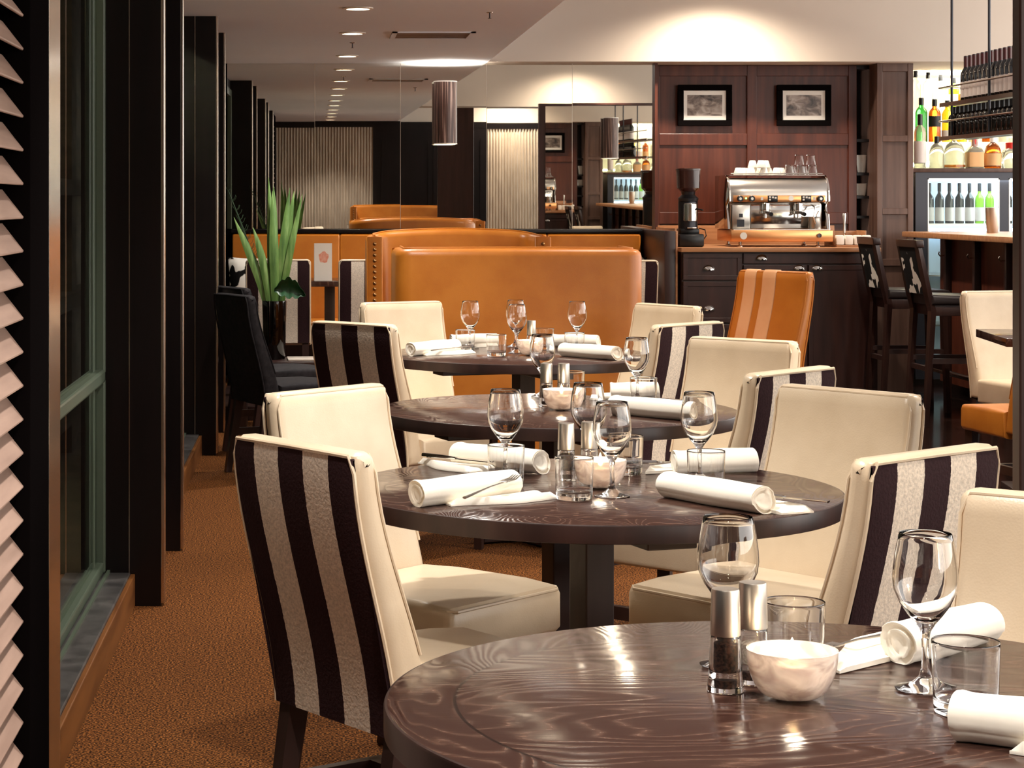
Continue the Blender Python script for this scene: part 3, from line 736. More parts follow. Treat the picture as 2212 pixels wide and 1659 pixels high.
for i in range(13):
    v = i/12; row = []
    wdt = 0.075*math.sin(PI*min(1,v*0.93+0.05))*(1-0.25*(i % 3 == 1))
    for u in (-1,-0.5,0,0.5,1):
        row.append((0.0+0.19*v, -0.075-0.02*u*u, 0.40+0.03*math.sin(PI*v)-0.03*v+u*wdt*0.9))
    rows.append(row)
mo.grid(rows); mo.solidify(0.0015)
obj('broad_leaf', mo, M['leaf_dark'], pl, smooth=60)

# ------------------------------------------------------------------ tableware
TT = 0.7503
def wine_glass():
    p = [(0,0),(0.034,0),(0.0375,0.0012),(0.0375,0.0024),(0.030,0.0042),(0.017,0.0085),(0.0085,0.016),(0.0052,0.027),(0.0043,0.045),(0.0047,0.062),(0.0065,0.073),(0.0125,0.083),(0.022,0.0945),(0.0315,0.108),(0.0385,0.124),(0.0405,0.138),(0.0398,0.153),(0.0372,0.172),(0.0343,0.188),(0.0326,0.1965),
         (0.0318,0.1972),(0.0312,0.1962),(0.0327,0.188),(0.0356,0.172),(0.0383,0.153),(0.039,0.138),(0.037,0.1245),(0.030,0.1095),(0.0205,0.0972),(0.011,0.0895),(0,0.087)]
    return MB().lathe(p, 48)
def tumbler():
    p = [(0,0),(0.034,0),(0.0368,0.002),(0.0375,0.006),(0.0378,0.009),(0.0381,0.015),(0.0391,0.045),(0.04035,0.082),(0.04045,0.0850),(0.0403,0.0866),(0.0399,0.0872),(0.0394,0.0866),(0.0392,0.0850),(0.0391,0.082),(0.0379,0.045),(0.0371,0.0235),(0.0366,0.0195),(0.0355,0.0168),(0.033,0.0152),(0.025,0.0142),(0.0,0.0135)]
    return MB().lathe(p, 48)
def place_all(make, name, cat, group, m, spots):
    first = None
    for x, y, label in spots:
        if first is None:
            first = obj(name, make(), m, loc=(x,y,TT), smooth=50); tag(first, label, cat, group)
        else:
            o = first.copy(); COL.objects.link(o); o.location = (x,y,TT); o['label'] = label
place_all(wine_glass, 'wine_glass', 'wine glass', 'empty wine glasses on the round tables', M['glass'], [
 (0.548,2.823,'wine glass on the nearest table, behind the pepper mill'),
 (0.769,2.682,'wine glass on the nearest table, in front of the cream chair at the right edge'),
 (0.424,4.735,'wine glass on the second table, behind the left tumbler between two napkins'),
 (0.629,4.903,'wine glass on the second table, behind the two mills'),
 (0.62,4.441,'frontmost wine glass on the second table, right of the middle tumbler'),
 (0.842,4.665,'wine glass on the second table, at its right between two napkins'),
 (0.716,6.70,'wine glass on the third table, behind the two mills'),
 (0.988,6.535,'wine glass on the third table, behind its right-hand tumbler'),
 (0.652,8.93,'leftmost wine glass on the farthest round table'),
 (0.85,9.02,'wine glass in the middle of the farthest round table, behind another one'),
 (0.82,8.645,'wine glass in the middle of the farthest round table, in front of another one'),
 (1.095,8.89,'rightmost wine glass on the farthest round table'),
])
place_all(tumbler, 'tumbler', 'tumbler', 'empty water tumblers on the round tables', M['glass'], [
 (0.633,2.812,'tumbler on the nearest table, standing behind the candle bowl'),
 (0.782,2.558,'tumbler on the nearest table, right of the big wine glass'),
 (0.415,4.62,'tumbler on the second table, at its left in front of a wine glass'),
 (0.535,4.393,'tumbler on the second table, in the middle before the candle'),
 (0.70,4.80,'tumbler on the second table, behind the frontmost wine glass'),
 (0.829,4.512,'tumbler on the second table, at its right among the napkins'),
 (0.80,6.63,'tumbler on the third table, behind the mills'),
 (0.986,6.386,'tumbler on the third table, at its right in front of a wine glass'),
 (0.619,8.76,'tumbler on the farthest round table, beside its leftmost wine glass'),
 (0.72,8.445,'tumbler on the farthest round table, nearest us and left of the candle'),
 (1.045,8.57,'tumbler on the farthest round table, beside its rightmost wine glass'),
 (0.955,8.86,'tumbler on the farthest round table, behind the candle and mill'),
])
def mill(x, y, fill, label, proto=[None]):
    t = thing('pepper_mill' if fill == 'pepper' else 'salt_mill', label, 'mill', (x,y,TT), 0, 'mills with aluminium caps')
    obj('cap', MB().lathe([(0,0.07),(0.0185,0.07),(0.0188,0.0715),(0.0176,0.126),(0.0168,0.128),(0,0.1285)], 36), M['alu'], t)
    obj('body', MB().lathe([(0,0),(0.0225,0),(0.0232,0.001),(0.0231,0.003),(0.0216,0.018),(0.0214,0.022),(0.0187,0.066),(0.0185,0.0685),(0.018,0.0698),(0.0165,0.0698),(0.0161,0.0685),(0.0162,0.066),(0.0168,0.032),(0.0168,0.028),(0.0162,0.025),(0.014,0.0242),(0,0.024)], 36), M['glass'], t)
    obj('filling', MB().lathe([(0,0.0245),(0.0135,0.0245),(0.0152,0.03),(0.0148,0.06 if fill == 'pepper' else 0.05),(0.008,0.062 if fill == 'pepper' else 0.053),(0,0.063 if fill == 'pepper' else 0.052)], 28), M[fill], t)
    obj('grinder', MB().lathe([(0,0.004),(0.009,0.004),(0.010,0.014),(0,0.016)], 20), M['pepper'], t)
mill(0.516,2.676,'pepper','pepper mill with aluminium cap on the nearest table'); mill(0.560,2.722,'salt','salt mill on the nearest table, between pepper mill and tumbler')
mill(0.552,4.675,'pepper','pepper mill on the second table, left of its pair'); mill(0.606,4.70,'salt','salt mill on the second table, right of its pair behind the candle')
mill(0.696,6.40,'pepper','pepper mill on the third table, left of its pair'); mill(0.748,6.40,'salt','salt mill on the third table, right of its pair behind the candle')
mill(0.885,8.70,'salt','aluminium capped mill on the farthest round table')
def candle(x, y, label, e):
    t = thing('candle_bowl', label, 'candle', (x,y,TT), 0, 'lit candle bowls')
    out = [(0,0),(0.016,0),(0.026,0.003)]
    for k in range(1, 13):
        a = PI/2*(k/12); out.append((0.026+0.030*math.sin(a), 0.003+0.0585*(1-math.cos(a))))
    inn = [(0.0535,0.0615)] + [(max(0,r-0.0032), z+0.003*(1-z/0.0615)) for r, z in reversed(out[2:-1])] + [(0,0.0045)]
    obj('bowl', MB().lathe(out+inn, 48), M['bowl'], t, smooth=60)
    obj('wax', MB().lathe([(0,0.006),(0.020,0.0065),(0.021,0.012),(0.021,0.040),(0.020,0.0415),(0,0.041)], 36), M['wax'], t)
    f = obj('flame', MB().lathe([(0,0.046),(0.0045,0.050),(0.0058,0.056),(0.004,0.065),(0.0015,0.073),(0,0.076)], 16), M['flame'], t)
    obj('wick', MB().cyl((0,0,0.0445),0.0009,0.008,8), M['black'], t)
    lamp('candle_light', 'POINT', (0,0,0.085), e, t, color=(1,0.86,0.66), size=0.012)
candle(0.59,2.632,'milky glass bowl with a lit candle on the nearest table', 0.2)
candle(0.612,4.565,'milky glass bowl with a lit candle on the second table, behind the middle tumbler', 0.25)
candle(0.727,6.275,'milky glass bowl with a lit candle on the third table', 0.3)
candle(0.862,8.50,'milky glass bowl with a lit candle on the farthest round table', 0.3)

def napkin(p0, p1, side, label, r=0.028, shift=0.06, fl=0.20, fw=0.075):
    """rolled linen from p0 to p1 with a folded flap lying on the given side"""
    dx, dy = p1[0]-p0[0], p1[1]-p0[1]; Ln = math.hypot(dx, dy); rz = math.atan2(dy, dx)
    t = thing('rolled_napkin', label, 'napkin', ((p0[0]+p1[0])/2, (p0[1]+p1[1])/2, TT), rz, 'rolled white napkins with cutlery')
    rnd = random.Random(label)
    mb = MB(); bm = mb.bm; n = 14; ns = 40
    def ring(x, q, wob, zc=0.0):
        out = []
        for k in range(ns):
            a = 2*PI*k/ns
            g = q*(1+0.03*math.sin(a*2+wob)+0.02*math.sin(a*3+1.7*wob)) + (0.0028 if 0.5 < a < 3.4 else 0.0)*(q/r)
            out.append(bm.verts.new((x + 0.005*math.sin(a+2.0+wob*0.2)*(1 if abs(x) > Ln*0.49 else 0), g*math.cos(a), max(g*math.sin(a)*0.93, -r*0.86) + r*0.865 + zc)))
        return out
    prof = [(-Ln/2+0.003, 0.22), (-Ln/2+0.002, 0.50), (-Ln/2+0.0012, 0.53), (-Ln/2+0.0012, 0.66), (-Ln/2+0.0038, 0.69), (-Ln/2+0.003, 0.90), (-Ln/2+0.0005, 0.90), (-Ln/2, 0.965), (-Ln/2+0.004, 0.995)]
    prof += [(-Ln/2+Ln*i/n, (0.97+0.07*i/n)*(1-0.035*math.sin(PI*i/n*2.3+1))) for i in range(1, n)]
    prof += [(-x, f_*1.0) for x, f_ in reversed(prof[:9])]
    rings = [ring(x, r*f_, 3*(x/Ln+0.5)) for x, f_ in prof]
    for A, B in zip(rings, rings[1:]):
        for k in range(ns): bm.faces.new((A[k], A[(k+1)%ns], B[(k+1)%ns], B[k]))
    bm.faces.new(rings[0]); bm.faces.new(rings[-1])
    obj('roll', mb, M['linen'], t, smooth=50)
    fb = MB(); rows = []; m_ = 16; nv = 9
    top = []; bot = []
    for i in range(m_+1):
        u = i/m_; rt = []; rb = []
        hw = fw*(0.35+0.65*sstep(u*1.6))
        for j in range(nv):
            v = j/(nv-1)
            x = shift - fl/2 + fl*u + 0.012*(v-0.5)*side
            y = side*(r*0.5 + hw*v)
            z = 0.007 + 0.006*math.sin(PI*v*1.5)**2*(0.4+0.6*u) + 0.007*sstep((v-0.55)/0.3)*(1-0.4*u)
            if i in (0, m_) or v > 0.97: z = 0.004
            rt.append((x, y, z)); rb.append((x, y, 0.0004))
        top.append(rt); bot.append(rb)
    bmf = fb.bm
    VT = [[bmf.verts.new(p) for p in row] for row in top]; VB = [[bmf.verts.new(p) for p in row] for row in bot]
    for i in range(m_):
        for j in range(nv-1):
            bmf.faces.new((VT[i][j], VT[i][j+1], VT[i+1][j+1], VT[i+1][j])); bmf.faces.new((VB[i][j], VB[i+1][j], VB[i+1][j+1], VB[i][j+1]))
        bmf.faces.new((VT[i][0], VT[i+1][0], VB[i+1][0], VB[i][0])); bmf.faces.new((VT[i][nv-1], VB[i][nv-1], VB[i+1][nv-1], VT[i+1][nv-1]))
    for j in range(nv-1):
        bmf.faces.new((VT[0][j], VB[0][j], VB[0][j+1], VT[0][j+1])); bmf.faces.new((VT[m_][j], VT[m_][j+1], VB[m_][j+1], VB[m_][j]))
    obj('folded_flap', fb, M['linen'], t, smooth=60)
    return t
def fork(x, y, rz, z, label, tilt=0.0):
    mb = MB()
    mb.tube([(-0.095,0,0.001),(-0.06,0,0.003),(0.0,0,0.006),(0.045,0,0.004)], [0.0045,0.0038,0.0024,0.0026], 8)
    bmesh.ops.scale(mb.bm, vec=(1,1.1,0.6), verts=mb.bm.verts)
    mb.slab([(-0.010,0.0035),(0.010,0.0035),(0.010,0.0052),(-0.010,0.0052)], 0.02, 0.002, 2, 0.052)
    for k in range(4):
        yy = -0.009+0.006*k
        mb.tube([(0.055,yy,0.004),(0.08,yy,0.0035),(0.098,yy*0.95,0.008)], [0.0017,0.0015,0.0009], 6)
    o = obj('fork', mb, M['steel'], loc=(x,y,z), rotz=rz); o.rotation_euler[1] = tilt
    tag(o, label, 'fork', 'forks lying on the napkins')
def knife(x, y, rz, z, label):
    mb = MB()
    mb.tube([(-0.10,0,0.003),(-0.05,0,0.0035),(0.0,0,0.003)], [0.0052,0.0048,0.0036], 8)
    mb.slab([(-0.008,0.002),(0.006,0.002),(0.008,0.003),(-0.008,0.0042)], 0.10, 0.004, 2, 0.05)
    tag(obj('knife', mb, M['chrome'], loc=(x,y,z), rotz=rz), label, 'knife', 'knives lying on the napkins')
napkin((0.775,2.83),(0.935,2.97), 1, 'rolled napkin on the nearest table, behind the tall wine glass and fork', 0.030, -0.09, 0.24, 0.09)
napkin((0.735,2.435),(0.93,2.33), -1, 'rolled napkin in the bottom right corner of the nearest table', 0.030, 0.06)
napkin((0.204,4.285),(0.415,4.455), -1, 'rolled napkin at the near left of the second table, a fork beside it', 0.029, 0.05, 0.25, 0.085)
napkin((0.335,4.965),(0.512,4.80), -1, 'rolled napkin at the far left of the second table, behind a wine glass', 0.029, -0.10, 0.2, 0.09)
napkin((0.81,4.80),(1.0,4.845), 1, 'rolled napkin at the far right of the second table, behind a tumbler', 0.029, -0.07, 0.17)
napkin((0.735,4.43),(0.885,4.19), 1, 'rolled napkin at the near right of the second table, knife handle sticking out', 0.029, 0.08)
napkin((0.92,6.62),(1.07,6.63), 1, 'rolled napkin at the far right of the third table, behind a tumbler', 0.028, -0.05, 0.16, 0.06)
napkin((0.87,6.17),(1.05,5.965), 1, 'rolled napkin at the near right of the third table', 0.029, -0.02, 0.2, 0.06)
napkin((0.38,8.46),(0.575,8.68), -1, 'rolled napkin at the near left of the farthest round table, with a fork', 0.029, 0.03, 0.25, 0.085)
napkin((0.575,8.975),(0.775,9.04), -1, 'rolled napkin at the far left of the farthest round table', 0.029, 0.03, 0.14, 0.025)
napkin((1.01,9.0),(1.19,8.93), 1, 'rolled napkin at the far right of the farthest round table', 0.029, 0.0, 0.16, 0.05)
napkin((0.99,8.46),(1.17,8.23), 1, 'rolled napkin at the near right of the farthest round table', 0.029, 0.02, 0.2, 0.06)
fork(0.358,4.332,0.9,TT+0.031,'fork lying on the napkin flap at the near left of the second table', -0.10)
fork(0.53,8.53,0.8,TT+0.022,'fork lying on the napkin flap at the near left of the farthest table')
fork(0.735,2.883,0.72+PI,TT+0.018,'fork lying on the napkin behind the tall wine glass of the nearest table')
knife(0.325,4.895,-0.75,TT+0.021,'knife on the napkin at the far left of the second table')
knife(0.935,4.245,-0.75,TT+0.022,'knife sticking out of the napkin at the near right of the second table')
knife(0.775,4.83,0.15,TT+0.021,'knife on the napkin flap at the far right of the second table')

# ------------------------------------------------------------------ coffee station
PW = 15.56
mb = MB().span(2.464, 3.955, PW, PW+0.04, 0, CEIL)
for x0, x1 in ((2.464,2.515),(3.155,3.225),(3.895,3.955)): mb.span(x0,x1,PW-0.022,PW,0.9,CEIL-0.002,0.003)
for z0, z1 in ((1.20,1.285),(1.775,1.86),(2.28,2.358)): mb.span(2.515,3.155,PW-0.02,PW,z0,z1,0.003).span(3.225,3.895,PW-0.02,PW,z0,z1,0.003)
struct('wall_coffee', mb, M['walnut'])
struct('wall_return', MB().span(2.444,2.464,15.30,15.6,0,CEIL), M['walnut'])
nb = MB().span(3.955,4.10,PW+0.25,PW+0.29,0,CEIL).span(4.08,4.10,15.40,PW+0.29,0,CEIL).span(3.955,4.08,PW-0.01,PW+0.25,CEIL-0.03,CEIL)
for z in (1.08,1.24,1.385,1.555,1.80): nb.span(3.955,4.08,PW,PW+0.25,z,z+0.02)
struct('wall_niche', nb, M['black_wood'])
pb = MB().span(4.05,4.312,15.36,16.5,0,CEIL)
for x0, x1 in ((4.05,4.09),(4.272,4.312)): pb.span(x0,x1,15.34,15.36,0,CEIL,0.003)
for z0, z1 in ((2.30,2.36),(1.795,1.84),(1.27,1.315),(0.9,0.95)): pb.span(4.09,4.272,15.342,15.36,z0,z1,0.003)
struct('wall_pillar', pb, M['brown_panel'])
def small_cup(x, y, z, label, g, h=0.08, r=0.036, m='white'):
    o = obj('cup', MB().lathe([(0,0),(r*0.62,0),(r*0.7,0.003),(r,h),(r*0.94,h),(r*0.66,0.008),(0,0.007)], 24), M[m], loc=(x,y,z)); tag(o, label, 'cup', g)
small_cup(4.02,15.66,1.576,'white jug on the upper niche shelf beside the panelled pillar','crockery in the wall niche',0.13,0.04)
small_cup(4.01,15.66,1.406,'white bowl on the lower niche shelf beside the panelled pillar','crockery in the wall niche',0.09,0.055)
def picture(x, z, ph, label):
    t = thing('framed_picture', label, 'picture', (x, PW-0.024, z), 0, 'black framed photographs on the walnut wall')
    W_, H_ = 0.395, 0.30; f = MB(); e = 0.042
    f.span(-W_/2,W_/2,-0.028,0,H_/2-e,H_/2,0.004).span(-W_/2,W_/2,-0.028,0,-H_/2,-H_/2+e,0.004).span(-W_/2,-W_/2+e,-0.028,0,-H_/2+e,H_/2-e,0.004).span(W_/2-e,W_/2,-0.028,0,-H_/2+e,H_/2-e,0.004)
    obj('frame', f, M['black_paint'], t, smooth=0)
    obj('mount', MB().span(-W_/2+e,W_/2-e,-0.012,-0.004,-H_/2+e,H_/2-e), M['paper'], t)
    obj('print', MB().span(-0.127,0.127,-0.0135,-0.0118,-0.075,0.075), M[ph], t)
picture(2.843,2.065,'photo_a','framed grey photograph above the coffee grinder, left of two'); picture(3.565,2.065,'photo_b','framed grey photograph above the espresso machine glasses, right of two')

# cabinet with drawers, doors and cup pulls
CY = 14.27
t = thing('sideboard', 'dark espresso coffee sideboard with drawers, doors and metal cup pulls', 'cabinet', (0,0,0))
obj('body', MB().span(2.462,3.775,CY+0.02,PW-0.03,0.0,1.025), M['cabinet'], t, smooth=0)
def pull(x, z, par):
    mb = MB(); rows = []
    for i in range(9):
        a = PI*i/8; rows.append([(0.036*math.cos(a)*s, -0.004-0.022*(1-s)**0.6 if s < 1 else -0.002, 0.03*math.sin(a)*s) for s in (1.0,0.8,0.5,0.2)])
    mb.grid(rows); mb.solidify(0.002)
    bmesh.ops.scale(mb.bm, vec=(1.15,1.1,1.25), verts=mb.bm.verts); obj('cup_pull', mb, M['chrome'], par).location = (x, CY-0.002, z-0.012)
def front(name, x0, x1, z0, z1, pulls, panel=True):
    mb = MB().span(x0+0.003,x1-0.003,CY,CY+0.02,z0+0.003,z1-0.003,0.002)
    if panel:
        e = 0.035
        for a in ((x0+0.003,x1-0.003,z0+0.003,z0+e),(x0+0.003,x1-0.003,z1-e,z1-0.003),(x0+0.003,x0+e,z0+e,z1-e),(x1-e,x1-0.003,z0+e,z1-e)): mb.span(a[0],a[1],CY-0.008,CY,a[2],a[3],0.002)
    o = obj(name, mb, M['cabinet'], t, smooth=0)
    for x, z in pulls: pull(x, z-0.0, o)
front('drawer', 2.465, 2.865, 0.835, 1.02, [(2.64,0.915)])
front('drawer', 2.465, 2.865, 0.55, 0.83, [(2.64,0.645)])
front('drawer', 2.465, 2.865, 0.08, 0.545, [(2.64,0.40)])
front('drawer', 2.87, 3.772, 0.945, 1.02, [(2.995,0.985)], False)
front('door', 2.87, 3.30, 0.08, 0.94, [(3.245,0.918)])
front('door', 3.305, 3.772, 0.08, 0.94, [(3.365,0.918)])
wt = thing('worktop', 'orange oak worktop with upstand on the coffee sideboard', 'worktop', (0,0,0))
obj('slab', MB().span(2.45,3.785,14.23,PW-0.024,1.026,1.055,0.003), M['oak'], wt)
obj('upstand', MB().span(2.47,3.785,PW-0.05,PW-0.025,1.055,1.19,0.002), M['oak'], wt)
obj('side_upstand', MB().span(2.45,2.465,14.5,PW-0.03,1.055,1.18,0.002), M['oak'], wt)
WZ = 1.0555
# espresso machine
mx_, my_ = 2.83, 14.58
t = thing('espresso_machine', 'large stainless espresso machine with orange reflection coloured into its drip tray', 'coffee machine', (mx_, my_, WZ))
obj('body', MB().span(0.02,0.655,0.06,0.46,0.115,0.46,0.008), M['steel'], t)
hood = []
for k in range(9):
    a = PI/2*k/8; hood.append((-0.02+0.11-0.11*math.sin(a), 0.365+0.105*math.cos(a)))
hood = [(0.30,0.47)] + hood + [(-0.02,0.31),(0.02,0.295),(0.30,0.295)]
obj('hood', MB().slab(hood, 0.67, 0.004, 2, 0.345), M['steel'], t, smooth=40)
for x in (0.006, 0.684):
    obj('side_panel', MB().slab([(0.47,0.12),(0.0,0.12),(0.06,0.28),(-0.03,0.31),(-0.03,0.385),(0.03,0.465),(0.09,0.49),(0.47,0.49)], 0.016, 0.004, 2, x), M['chrome'], t)
obj('control_strip', MB().span(0.03,0.66,-0.028,-0.018,0.305,0.35,0.003), M['reflection_steel'], t)
for x in (0.075,0.155,0.625):
    k_ = obj('dial', MB().cyl((x,-0.038,0.328),0.021,0.022,24,Matrix.Rotation(PI/2,4,'X'),0.003), M['black'], t); obj('dial_cap', MB().cyl((x,-0.05,0.328),0.009,0.004,16,Matrix.Rotation(PI/2,4,'X')), M['steel'], k_)
obj('indicator', MB().cyl((0.117,-0.03,0.33),0.006,0.004,12,Matrix.Rotation(PI/2,4,'X')), M['green_led'], t)
for x0 in (0.265,0.495):
    kp = obj('keypad', MB().span(x0,x0+0.068,-0.032,-0.026,0.306,0.349,0.002), M['black'], t); kb = MB()
    for q, (dx, dz) in enumerate(((0.008,0.028),(0.008,0.008),(0.028,0.026),(0.047,0.022))): kb.span(x0+dx,x0+dx+0.013,-0.0345,-0.0315,0.308+dz*0.9,0.308+dz*0.9+0.012)
    obj('button', kb, M['white'], kp)
for x in (0.218,0.575): obj('switch', MB().span(x,x+0.016,-0.031,-0.026,0.318,0.338), M['white'], t)
obj('badge', MB().lathe([(0,0),(0.018,0),(0.018,0.003),(0,0.003)],20,(0.425,-0.027,0.33),Matrix.Rotation(PI/2,4,'X')), M['alu'], t)
obj('splash_panel', MB().span(0.165,0.64,0.045,0.062,0.125,0.29,0.002), M['chrome'], t)
obj('side_module', MB().span(0.028,0.15,0.0,0.06,0.12,0.285,0.004), M['steel'], t)
obj('socket', MB().span(0.075,0.10,-0.004,0.0,0.20,0.225).span(0.06,0.11,-0.004,0.0,0.135,0.185), M['gunmetal'], t)
for x in (0.255,0.48):
    g = obj('group_head', MB().cyl((x,-0.0,0.275),0.034,0.05,24,None,0.004), M['chrome'], t)
    obj('portafilter', MB().cyl((x,0.0,0.236),0.036,0.026,24,None,0.004).cyl((x,0.0,0.21),0.008,0.03,12), M['chrome'], g)
    obj('handle', MB().tube([(x,-0.03,0.236),(x+0.004,-0.075,0.232),(x+0.006,-0.16,0.222)],[0.007,0.012,0.014],12), M['black'], g)
obj('steam_wand', MB().tube([(0.57,0.0,0.285),(0.58,-0.06,0.27),(0.565,-0.08,0.20),(0.59,-0.06,0.14)],0.0055,8).tube([(0.66,0.0,0.25),(0.675,-0.05,0.22),(0.68,-0.06,0.10)],0.005,8), M['chrome'], t)
obj('milk_jug', MB().lathe([(0,0.118),(0.042,0.118),(0.045,0.124),(0.036,0.19),(0.039,0.205),(0.036,0.205),(0.033,0.19),(0.04,0.125),(0,0.122)],24,(0.585,-0.03,0)), M['steel'], t)
obj('drip_tray', MB().span(0.0,0.695,-0.10,0.40,0.035,0.115,0.006), M['reflection_steel'], t)
obj('grate', MB().span(0.02,0.67,-0.085,0.04,0.114,0.119), M['steel'], t)
em = obj('badge', MB().lathe([(0,0),(0.024,0),(0.024,0.003),(0,0.003)],24,(0.085,-0.1015,0.075),Matrix.Rotation(PI/2,4,'X')), M['alu'], t); em.scale = (1,1,1)
obj('pressure_knob', MB().cyl((0.60,-0.105,0.078),0.015,0.014,16,Matrix.Rotation(PI/2,4,'X')), M['smoke_plastic'], t)
for x in (0.07,0.60):
    for y in (-0.06,0.36): obj('foot', MB().lathe([(0,0),(0.02,0),(0.02,0.006),(0.01,0.012),(0.01,0.036),(0,0.036)],14,(x,y,0)), M['chrome'], t)
TOP = WZ+0.49
obj('cup_rail', MB().tube([(0.03,0.06,0.50),(0.66,0.06,0.50)],0.004,8).span(0.02,0.67,0.05,0.46,0.4885,0.4905), M['steel'], t)
gc = 'white cups stacked on the espresso machine'
q = 0
for k in range(8):
    x = 0.075+0.045*k
    o = obj('coffee_cup', MB().lathe([(0,0.05),(0.018,0.05),(0.021,0.047),(0.034,0.004),(0.034,0.0),(0.031,0.0),(0.018,0.045),(0,0.046)],20), M['white'], loc=(mx_+x*0.98+0.02, my_+0.12+0.065*(k%2), TOP+0.002))
    tag(o, 'white coffee cup upturned on top of the espresso machine', 'cup', gc)
for k in range(5):
    o = obj('coffee_cup', bpy.data.objects['coffee_cup'].data and MB().lathe([(0,0.05),(0.018,0.05),(0.021,0.047),(0.034,0.004),(0.034,0.0),(0.031,0.0),(0.018,0.045),(0,0.046)],20), M['white'], loc=(mx_+0.155+0.036*k+0.02, my_+0.25+0.07*(k%2), TOP+0.002))
    tag(o, 'white coffee cup upturned on top of the espresso machine', 'cup', gc)
for k in range(3):
    o = obj('coffee_cup', MB().lathe([(0,0.05),(0.018,0.05),(0.021,0.047),(0.034,0.004),(0.034,0.0),(0.031,0.0),(0.018,0.045),(0,0.046)],20), M['white'], loc=(mx_+0.205+0.045*k, my_+0.12+0.065*((k+1)%2), TOP+0.053))
    tag(o, 'white coffee cup upturned on top of the espresso machine', 'cup', gc)
lat = [(0.45,0.14,0),(0.53,0.14,0),(0.61,0.14,0),(0.49,0.25,0),(0.57,0.25,0),(0.52,0.15,1),(0.60,0.15,1)]
for x, y, lv in lat:
    o = obj('latte_glass', MB().lathe([(0,0.07),(0.025,0.07),(0.028,0.066),(0.036,0.0),(0.034,0.0),(0.026,0.06),(0,0.061)],24), M['glass'], loc=(mx_+x, my_+y, TOP+0.002+0.071*lv))
    tag(o, 'clear glass upturned on the right of the espresso machine top', 'glass', 'glasses stacked on the espresso machine')
# grinder
t = thing('coffee_grinder', 'tall black coffee grinder with a brown hopper, left of the espresso machine', 'coffee grinder', (2.555, 14.55, WZ))
obj('base', MB().box((0,0,0.045),(0.17,0.24,0.088),0.012).box((0,0.03,0.105),(0.13,0.16,0.04),0.01), M['black'], t)
obj('motor', MB().cyl((0,0.03,0.215),0.066,0.20,28,None,0.008), M['gunmetal'], t)
obj('doser', MB().cyl((0.0,-0.065,0.235),0.046,0.12,24,None,0.004), M['chrome'], t); obj('lever', MB().tube([(0.035,-0.08,0.26),(0.075,-0.12,0.25)],0.006,8), M['black'], t)
obj('filter_fork', MB().span(-0.03,0.03,-0.13,-0.06,0.125,0.135,0.003), M['chrome'], t)
obj('collar', MB().lathe([(0,0.31),(0.066,0.31),(0.07,0.33),(0.045,0.355),(0.05,0.375),(0,0.375)],28,(0,0.02,0)), M['gunmetal'], t)
obj('hopper', MB().lathe([(0,0.375),(0.048,0.376),(0.074,0.40),(0.078,0.52),(0.0,0.521)],28,(0,0.02,0),None,0.35), M['smoke_plastic'], t)
obj('hopper_lid', MB().lathe([(0,0.521),(0.081,0.521),(0.081,0.532),(0.07,0.537),(0,0.537)],28,(0,0.02,0),None,0.35), M['smoke_plastic'], t)
tag(obj('power_cable', MB().tube([(2.645,14.55,1.09),(2.675,14.55,1.13),(2.67,14.57,1.17),(2.64,14.62,1.18)],0.004,8), M['black']), 'black cable looping beside the coffee grinder', 'cable')
# tray with jugs right of the machine
t = thing('wooden_tray', 'open oak tray holding four white pots, right of the espresso machine', 'tray', (3.685,14.62,WZ))
obj('board', MB().span(-0.14,0.09,-0.16,0.2,0,0.012,0.002), M['oak'], t); obj('back', MB().span(-0.14,0.09,0.19,0.2,0.012,0.105,0.002), M['oak'], t)
for s in (-0.1345, 0.0845): obj('side', MB().span(s-0.005,s+0.005,-0.05,0.19,0.012,0.11,0.002), M['oak'], t)
for k in range(4):
    o = obj('pot', MB().box((0,0,0.034),(0.054,0.06,0.066),0.008), M['white'], loc=(3.572+0.061*k,14.50,WZ+0.0125)); tag(o, 'small square white pot in the oak tray', 'pot', 'white pots in the oak tray')
t = thing('tamper', 'steel tamper handle standing upright in the oak tray', 'tamper', (3.655,14.70,WZ+0.0125))
obj('handle', MB().lathe([(0,0.08),(0.009,0.08),(0.007,0.14),(0.013,0.2),(0.011,0.215),(0,0.218)],16), M['steel'], t); obj('foot', MB().lathe([(0,0),(0.022,0),(0.022,0.02),(0.009,0.03),(0.009,0.08),(0,0.08)],20), M['chrome'], t)

# ------------------------------------------------------------------ bar
t = thing('bar_counter', 'bar counter with a light wooden top and reddish front, at the right', 'bar', (0,0,0))
obj('counter_top', MB().span(4.19,4.95,10.4,15.2,1.112,1.15,0.006), M['oak'], t)
obj('front', MB().span(4.42,4.46,10.5,15.05,0.1,1.11), M['walnut'], t, smooth=0); obj('carcass', MB().span(4.46,4.9,10.5,15.05,0.0,1.11), M['black_wood'], t, smooth=0)
for y in (14.8,14.15,13.5,12.85,12.2,11.5):
    p_ = obj('front_post', MB().span(4.375,4.42,y-0.025,y+0.025,0.0,1.11,0.003), M['espresso'], t)
    obj('bag_hook', MB().tube([(4.375,y,0.99),(4.345,y,0.985),(4.335,y,1.0),(4.34,y,1.015)],0.005,6), M['bronze'], p_)
obj('foot_rail', MB().tube([(4.30,10.5,0.2),(4.30,15.0,0.2)],0.018,12), M['bronze'], t)
tag(obj('shaker_tin', MB().lathe([(0,0),(0.036,0),(0.038,0.003),(0.047,0.17),(0.049,0.172),(0.046,0.17),(0.036,0.006),(0,0.005)],32), M['alu'], loc=(4.63,14.55,1.1502)), 'brushed steel cocktail tin standing on the bar counter', 'shaker')
